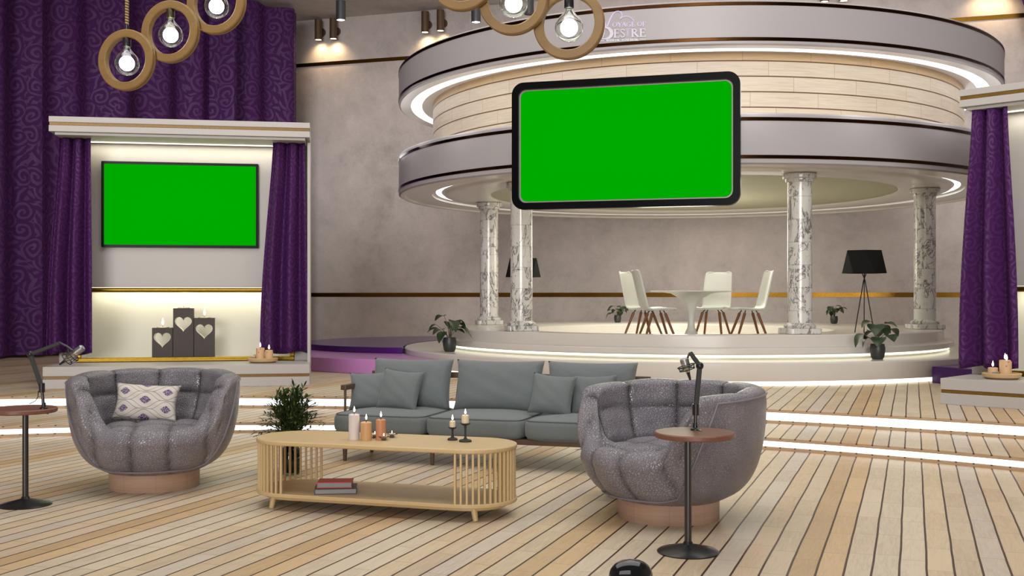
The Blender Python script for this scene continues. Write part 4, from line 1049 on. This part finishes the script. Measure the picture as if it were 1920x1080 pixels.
# ------------------------------------------------------------------ side tables, boom arms, microphones
def side_table(x,y,off,label,zt):
    t=thing('side_table',label,'table',(x,y,0),0,'round cherry side tables on black stands')
    obj('base',lathe(B(),[(0,0),(.166,0),(.168,.006),(.16,.012),(.08,.032),(.03,.045),(.022,.06),(0,.06)],56),m_black,t)
    obj('pole',lathe(B(),[(0,.05),(.0195,.05),(.0195,zt-.03),(0,zt-.03)],28),m_dsteel,t)
    o=obj('table_top',lathe(B(),[(0,zt-.03),(.212,zt-.03),(.218,zt-.024),(.218,zt-.006),(.212,zt),(0,zt)],64),m_cherry,t); o.location.x=off
    return t
side_table(-3.24,7.28,-.02,'small round cherry side table left of the left armchair',.648)
side_table(.958,5.95,.036,'small round cherry side table in front of the right armchair',.656)
def mic_set(Y,pts,mic0,mic1,label,mlab,base_z,cable):
    P=lambda a:at(a[0],a[1],Y)
    b=P(pts[0]); b.z=base_z
    t=thing('boom_arm',label,'microphone arm')
    bm=lathe(B(),[(0,0),(.026,0),(.026,.008),(.014,.014),(.013,.04),(0,.04)],20,c=b); obj('clamp',bm,m_black,t)
    bm=B(); tube(bm,[b,P(pts[1])],.010,10); obj('post',bm,m_dsteel,t)
    bm=B(); q0,q1=P(pts[1]),P(pts[2]); tube(bm,[q0-Vector((0,0,.03)),q0+Vector((0,0,.03))],.019,10); obj('pivot',bm,m_black,t)
    def bar(a,c,w,nm):
        d=(c-a); M=Matrix.Translation(a)@d.to_track_quat('Z','Y').to_matrix().to_4x4()
        bm=B(); box(bm,-w,w,-w*.9,w*.9,0,d.length,M); obj(nm,bm,m_blkmatte,t,smooth=False,bevel=.004)
    bar(q0,q1,.014,'lower_arm'); bar(q1,P(pts[3]),.013,'upper_arm')
    bm=B(); bmesh.ops.create_uvsphere(bm,u_segments=16,v_segments=8,radius=.022,matrix=Matrix.Translation(q1)); obj('elbow',bm,m_black,t)
    m0,m1=P(mic0),P(mic1)
    e=P(pts[3]); mid=(m0+m1)/2
    bm=B(); tube(bm,[e,e.lerp(mid,.45)+Vector((0,0,.012)),m0.lerp(m1,.42)+Vector((0,-.0,.03))],.006,8); obj('mount_neck',bm,m_dsteel,t)
    if cable:
        bm=B(); tube(bm,[P(c) for c in cable],.0028,6); obj('cable',bm,m_blkmatte,t)
    d=m1-m0; L=d.length; Q=d.to_track_quat('Z','Y').to_matrix().to_4x4(); M=Matrix.Translation(m0)@Q
    m=thing('studio_microphone',mlab,'microphone',m0); 
    Mi=Q
    r=.024
    obj('connector',lathe(B(),[(0,-.045),(.006,-.045),(.009,-.01),(.011,0),(0,0)],14,M=Mi),m_black,m)
    obj('body',lathe(B(),[(0,0),(.012,.0),(.020,.02),(r,.03),(r,L*.66),(0,L*.66)],24,M=Mi),m_steel,m)
    obj('grille',lathe(B(),[(0,L*.66),(r*1.02,L*.66),(r*1.02,L*.94),(r*.7,L),(0,L)],24,M=Mi),m_mesh,m)
    bm=B()
    for zz,rr in ((.015,.042),(L*.45,.048)):
        tube(bm,[Mi@Vector((rr*cos(2*pi*i/24),rr*sin(2*pi*i/24),zz)) for i in range(24)],.003,6,closed=True)
    for i in range(8):
        a=2*pi*i/8; tube(bm,[Mi@Vector((.042*cos(a),.042*sin(a),.015)),Mi@Vector((.048*cos(a+.35),.048*sin(a+.35),L*.45))],.002,5)
        a2=a+.2; tube(bm,[Mi@Vector((.047*cos(a2),.047*sin(a2),L*.45)),Mi@Vector((r*cos(a2),r*sin(a2),L*.3))],.0014,4)
    obj('shock_mount',bm,m_blkmatte,m)
mic_set(7.22,[(82,757),(78.5,727),(57,664),(113,643)],(122,676),(156,651),'black jointed boom arm standing on the left side table','silver studio microphone in a wire mount, by the left armchair',.648,[(72,733),(71,745),(66,752),(55,757.3)])
mic_set(6.02,[(1303.5,800),(1304.5,768),(1312,686),(1294,661)],(1290,698),(1282,672),'black jointed boom arm standing on the right side table','silver studio microphone in a round wire mount, before the right armchair',.656,None)
bm=B(); a=cpt3(1305,804,.660); b=cpt3(1315,808.5,.660); tube(bm,[a,a.lerp(b,.55)],.0028,6); tube(bm,[a.lerp(b,.5),b],.0065,8); solo('audio_plug',bm,m_steel,'short cable with silver plug lying on the right side table','plug')
bm=B(); q=at(82,773.5,7.22); tube(bm,[q+Vector((0,0,.016)),q,q+Vector((.03,0,-.006))],.006,8); o=solo('clamp_screw',bm,m_black,'small black clamp screw under the left side table top','clamp')

# low black object at the bottom edge
fl=thing('floor_light','glossy black rounded floor light cut off by the bottom edge','light',((1182-960)/F*4.9,4.9,0),R(8))
bm=B()
def _f(u,v):
    a=2*pi*u; w=lerp(.085,.105,1-v)
    if v>.55: 
        k=(v-.55)/.45; w=.10*sqrt(max(0,1-k**2.3))+.0005
    return Vector((w*cos(a),.06*(w/.1)*sin(a)-.02*(1-v),lerp(.02,.217,v**.9)))
grid(bm,_f,40,24,closed_u=True); obj('housing',bm,m_blackg,fl,angle=0)
bm=B(); box(bm,-.12,.12,-.09,.09,0,.022); obj('foot',bm,m_black,fl,smooth=False,bevel=.006)

# ------------------------------------------------------------------ ring pendants
def ring_lamp(px,py,rpx,Y,cool,label,yaw=-13):
    c=at(px,py,Y); Ro=rpx/F*Y; Ri=Ro*.735; th=.055
    t=thing('ring_pendant',label,'pendant lamp',c,R(yaw),'round wooden ring pendants')
    bm=lathe(B(),[(Ri,-th/2+.004),(Ri+.006,-th/2),(Ro-.006,-th/2),(Ro,-th/2+.006),(Ro,-.006),(Ro-.007,0),(Ro,.006),(Ro,th/2-.006),(Ro-.006,th/2),(Ri+.006,th/2),(Ri,th/2-.004),(Ri,-th/2+.004)],72,M=Matrix.Rotation(pi/2,4,'X')); obj('ring',bm,m_ringw,t,angle=28)
    bm=lathe(B(),[(0,Ro-.004),(.014,Ro-.004),(.014,Ro+.034),(0,Ro+.034)],16); obj('ferrule',bm,m_black,t)
    bm=B(); tube(bm,[(0,0,Ro+.03),(0,0,ZC-c.z)],.0135,10); obj('rope',bm,m_rope,t)
    zs=Ri+.002; hS=.062
    bm=lathe(B(),[(0,zs),(.022,zs),(.028,zs-.008),(.029,zs-hS),(.02,zs-hS-.002),(0,zs-hS)],20); obj('socket',bm,m_black if cool else m_brass,t)
    zb=zs-hS; rb=.083; zc=-.022
    prof=[(.019,zb)]
    for i in range(1,8):
        f=i/8; prof.append((lerp(.019,rb*.72,f**1.6),lerp(zb,zc+rb*.70,f)))
    for i in range(0,13): a=lerp(R(46),R(-90),i/12); prof.append((max(.0003,rb*cos(a)),zc+rb*sin(a)))
    b=obj('bulb',lathe(B(),prof,36),m_glass,t,solid=.0015,angle=0)
    bm=B(); bmesh.ops.create_uvsphere(bm,u_segments=28,v_segments=16,radius=.052,matrix=Matrix.Translation((0,0,zc))); obj('glow_globe',bm,m_bulbc if cool else m_bulbw,b)
ring_lamp(238,113,57,7.55,True,'lowest wooden ring pendant of the left trio, with white bulb')
ring_lamp(320,60,58,7.55,False,'middle wooden ring pendant of the left trio, with warm bulb')
ring_lamp(406,6,58.5,7.55,False,'highest wooden ring pendant of the left trio, cut by the top edge')
ring_lamp(1067,45,67,6.43,True,'lowest wooden ring pendant of the centre group, before the sign')
ring_lamp(963,0,66,6.43,False,'wooden ring pendant left of the one before the sign, warm bulb')
ring_lamp(868,-45,66,6.43,False,'wooden ring pendant of which only the lower arc shows, top centre')

# ------------------------------------------------------------------ wall sconces and ceiling spots
def spot(loc,aim,power,col,size,blend=.5,rad=.05):
    l=bpy.data.lights.new('spot','SPOT'); l.energy=power; l.color=col; l.spot_size=R(size); l.spot_blend=blend; l.shadow_soft_size=rad
    o=bpy.data.objects.new('spot_lamp',l); link(o); o.location=loc; o.rotation_euler=(Vector(aim)-Vector(loc)).to_track_quat('-Z','Y').to_euler()
def sconce(px,yb,yt,label):
    x=wall_x(px); wp=wallpt(x,0,.22); n=Vector((-WK,-1,0)).normalized()
    k=(px-960)/F; Y=wp.y; zb=H+(HY-yb)/F*Y; zt=H+(HY-yt)/F*Y; wp.x=k*Y
    t=thing('wall_spotlight',label,'wall light',(wp.x,wp.y,zb),atan2(n.x,-n.y),'bronze cylinder spotlights on the back wall')
    h=zt-zb; r=.088
    obj('body',lathe(B(),[(r*.85,.03),(r*.85,0),(r,0),(r,h),(0,h)],28),m_sconce,t)
    obj('lens',lathe(B(),[(0,.012),(r*.84,.012)],24),m_warmglow,t)
    obj('wall_mount',lathe(B(),[(0,r*.9),(.035,r*.9),(.035,.165),(.10,.165),(.10,.215),(0,.215)],24,M=Matrix.Translation((0,0,h*.45))@Matrix.Rotation(-pi/2,4,'X')),m_sconce,t)
    b=Vector((wp.x,wp.y,zb-.02)); spot(b,b+Vector((0,0,-1))-n*.42,22,(1,.70,.36),125,1.0)
sconce(597,75,37,'leftmost bronze wall spotlight beside the purple curtain'); sconce(625,73,35,'second bronze wall spotlight from the left')
sconce(797,61,22,'third bronze wall spotlight, above the canopy edge'); sconce(826,58,19,'fourth bronze wall spotlight, above the canopy edge')
sconce(1546,3.5,-36,'left of two wall spotlights glowing at the top edge above the canopy'); sconce(1582,2,-38,'right of two wall spotlights glowing at the top edge above the canopy')
for px in (1840,1876):
    x=wall_x(px); p=wallpt(x,H+(HY+12)/F*(WY-WK*x),.3); spot(p,p+Vector((.12,.42,-1)),22,(1,.70,.36),125,1.0)
for px,yb,yt,Y,lit,lab in ((639,38,2,21,True,'grey cylinder ceiling spot hanging above the leftmost wall spotlights'),(892.5,42,6,21,True,'grey cylinder ceiling spot beside the centre ring pendants'),(992,27,-9,21,False,'unlit grey cylinder ceiling spot behind the centre ring pendants')):
    p=at(px,yb,Y); h=(yb-yt)/F*Y
    t=thing('ceiling_spotlight',lab,'ceiling light',p,0,'grey cylinder spots hanging from the ceiling')
    r=.092
    obj('body',lathe(B(),[(r*.86,.03),(r*.86,0),(r,0),(r,h),(.03,h),(0,h)],28),m_spotg,t)
    obj('lens',lathe(B(),[(0,.01),(r*.85,.01)],24),m_coolglow if lit else m_black,t)
    bm=B(); tube(bm,[(0,0,h),(0,0,ZC-p.z)],.018,8); obj('rod',bm,m_black,t)
    if lit: spot(p-Vector((0,0,.03)),p+Vector((0,0,-3)),120,(1,1,1),80,.8)

# ------------------------------------------------------------------ light
area((0,7.5,7.7),(0,8.0,0),11,8,620,(1,.97,.94))
area((-1.5,-3.5,6.0),(0,10,1.2),8,4,260,(1,.96,.93))
sl=bpy.data.lights.new('front_fill','SUN'); sl.energy=1.8; sl.angle=R(22); sl.color=(1,.97,.95); so=bpy.data.objects.new('front_fill_lamp',sl); link(so); so.rotation_euler=Vector((.10,1,-.035)).to_track_quat('-Z','Y').to_euler()  # frontal fill added indoors to light the back wall evenly
area((2.6,17.3,3.0),(2.6,17.2,0),3.5,3.5,75,(1,.97,.80))
area((2,17,7.7),(2,18,3),12,7,260,(1,.95,.92))
area((3,18.4,5.3),(3,18.4,9),7,7,110,(1,.95,.9))  # unseen uplight added above the canopy to brighten ceiling and upper wall
for k in range(13):  # added point fills without fixtures, brightening the upper soffit from below
    a=R(-100+200*k/12); l=bpy.data.lights.new('cove','POINT'); l.energy=5; l.color=(1,.98,.97); l.shadow_soft_size=.25
    o=bpy.data.objects.new('soffit_fill_lamp',l); link(o); o.location=(DC.x+5.0*sin(a),DC.y-5.0*cos(a),3.85)
pl=bpy.data.lights.new('pavilion','POINT'); pl.energy=130; pl.color=(1,.95,.84); pl.shadow_soft_size=.7; po=bpy.data.objects.new('pavilion_fill',pl); link(po); po.location=(2.9,19.2,2.2)  # added omni fill, no fixture here; lifts soffit, columns and wall
w=bpy.data.worlds.new('World'); bpy.context.scene.world=w; w.use_nodes=True
w.node_tree.nodes['Background'].inputs[0].default_value=(.9,.88,.92,1); w.node_tree.nodes['Background'].inputs[1].default_value=.10

# ------------------------------------------------------------------ camera
cam=bpy.data.cameras.new('Camera'); cam.sensor_width=36; cam.lens=36*F/1920; cam.shift_y=(HY-540)/1920; cam.clip_end=200
co=bpy.data.objects.new('Camera',cam); link(co); co.location=(0,0,H); co.rotation_euler=(pi/2,0,0)
sc=bpy.context.scene; sc.camera=co
sc.view_settings.view_transform='Standard'; sc.view_settings.look='None'; sc.view_settings.exposure=0; sc.view_settings.gamma=1
sc.cycles.use_denoising=True; sc.cycles.max_bounces=7; sc.cycles.diffuse_bounces=3; sc.cycles.transmission_bounces=8; sc.cycles.transparent_max_bounces=8
sc.cycles.sample_clamp_indirect=6; sc.cycles.caustics_reflective=False; sc.cycles.caustics_refractive=False
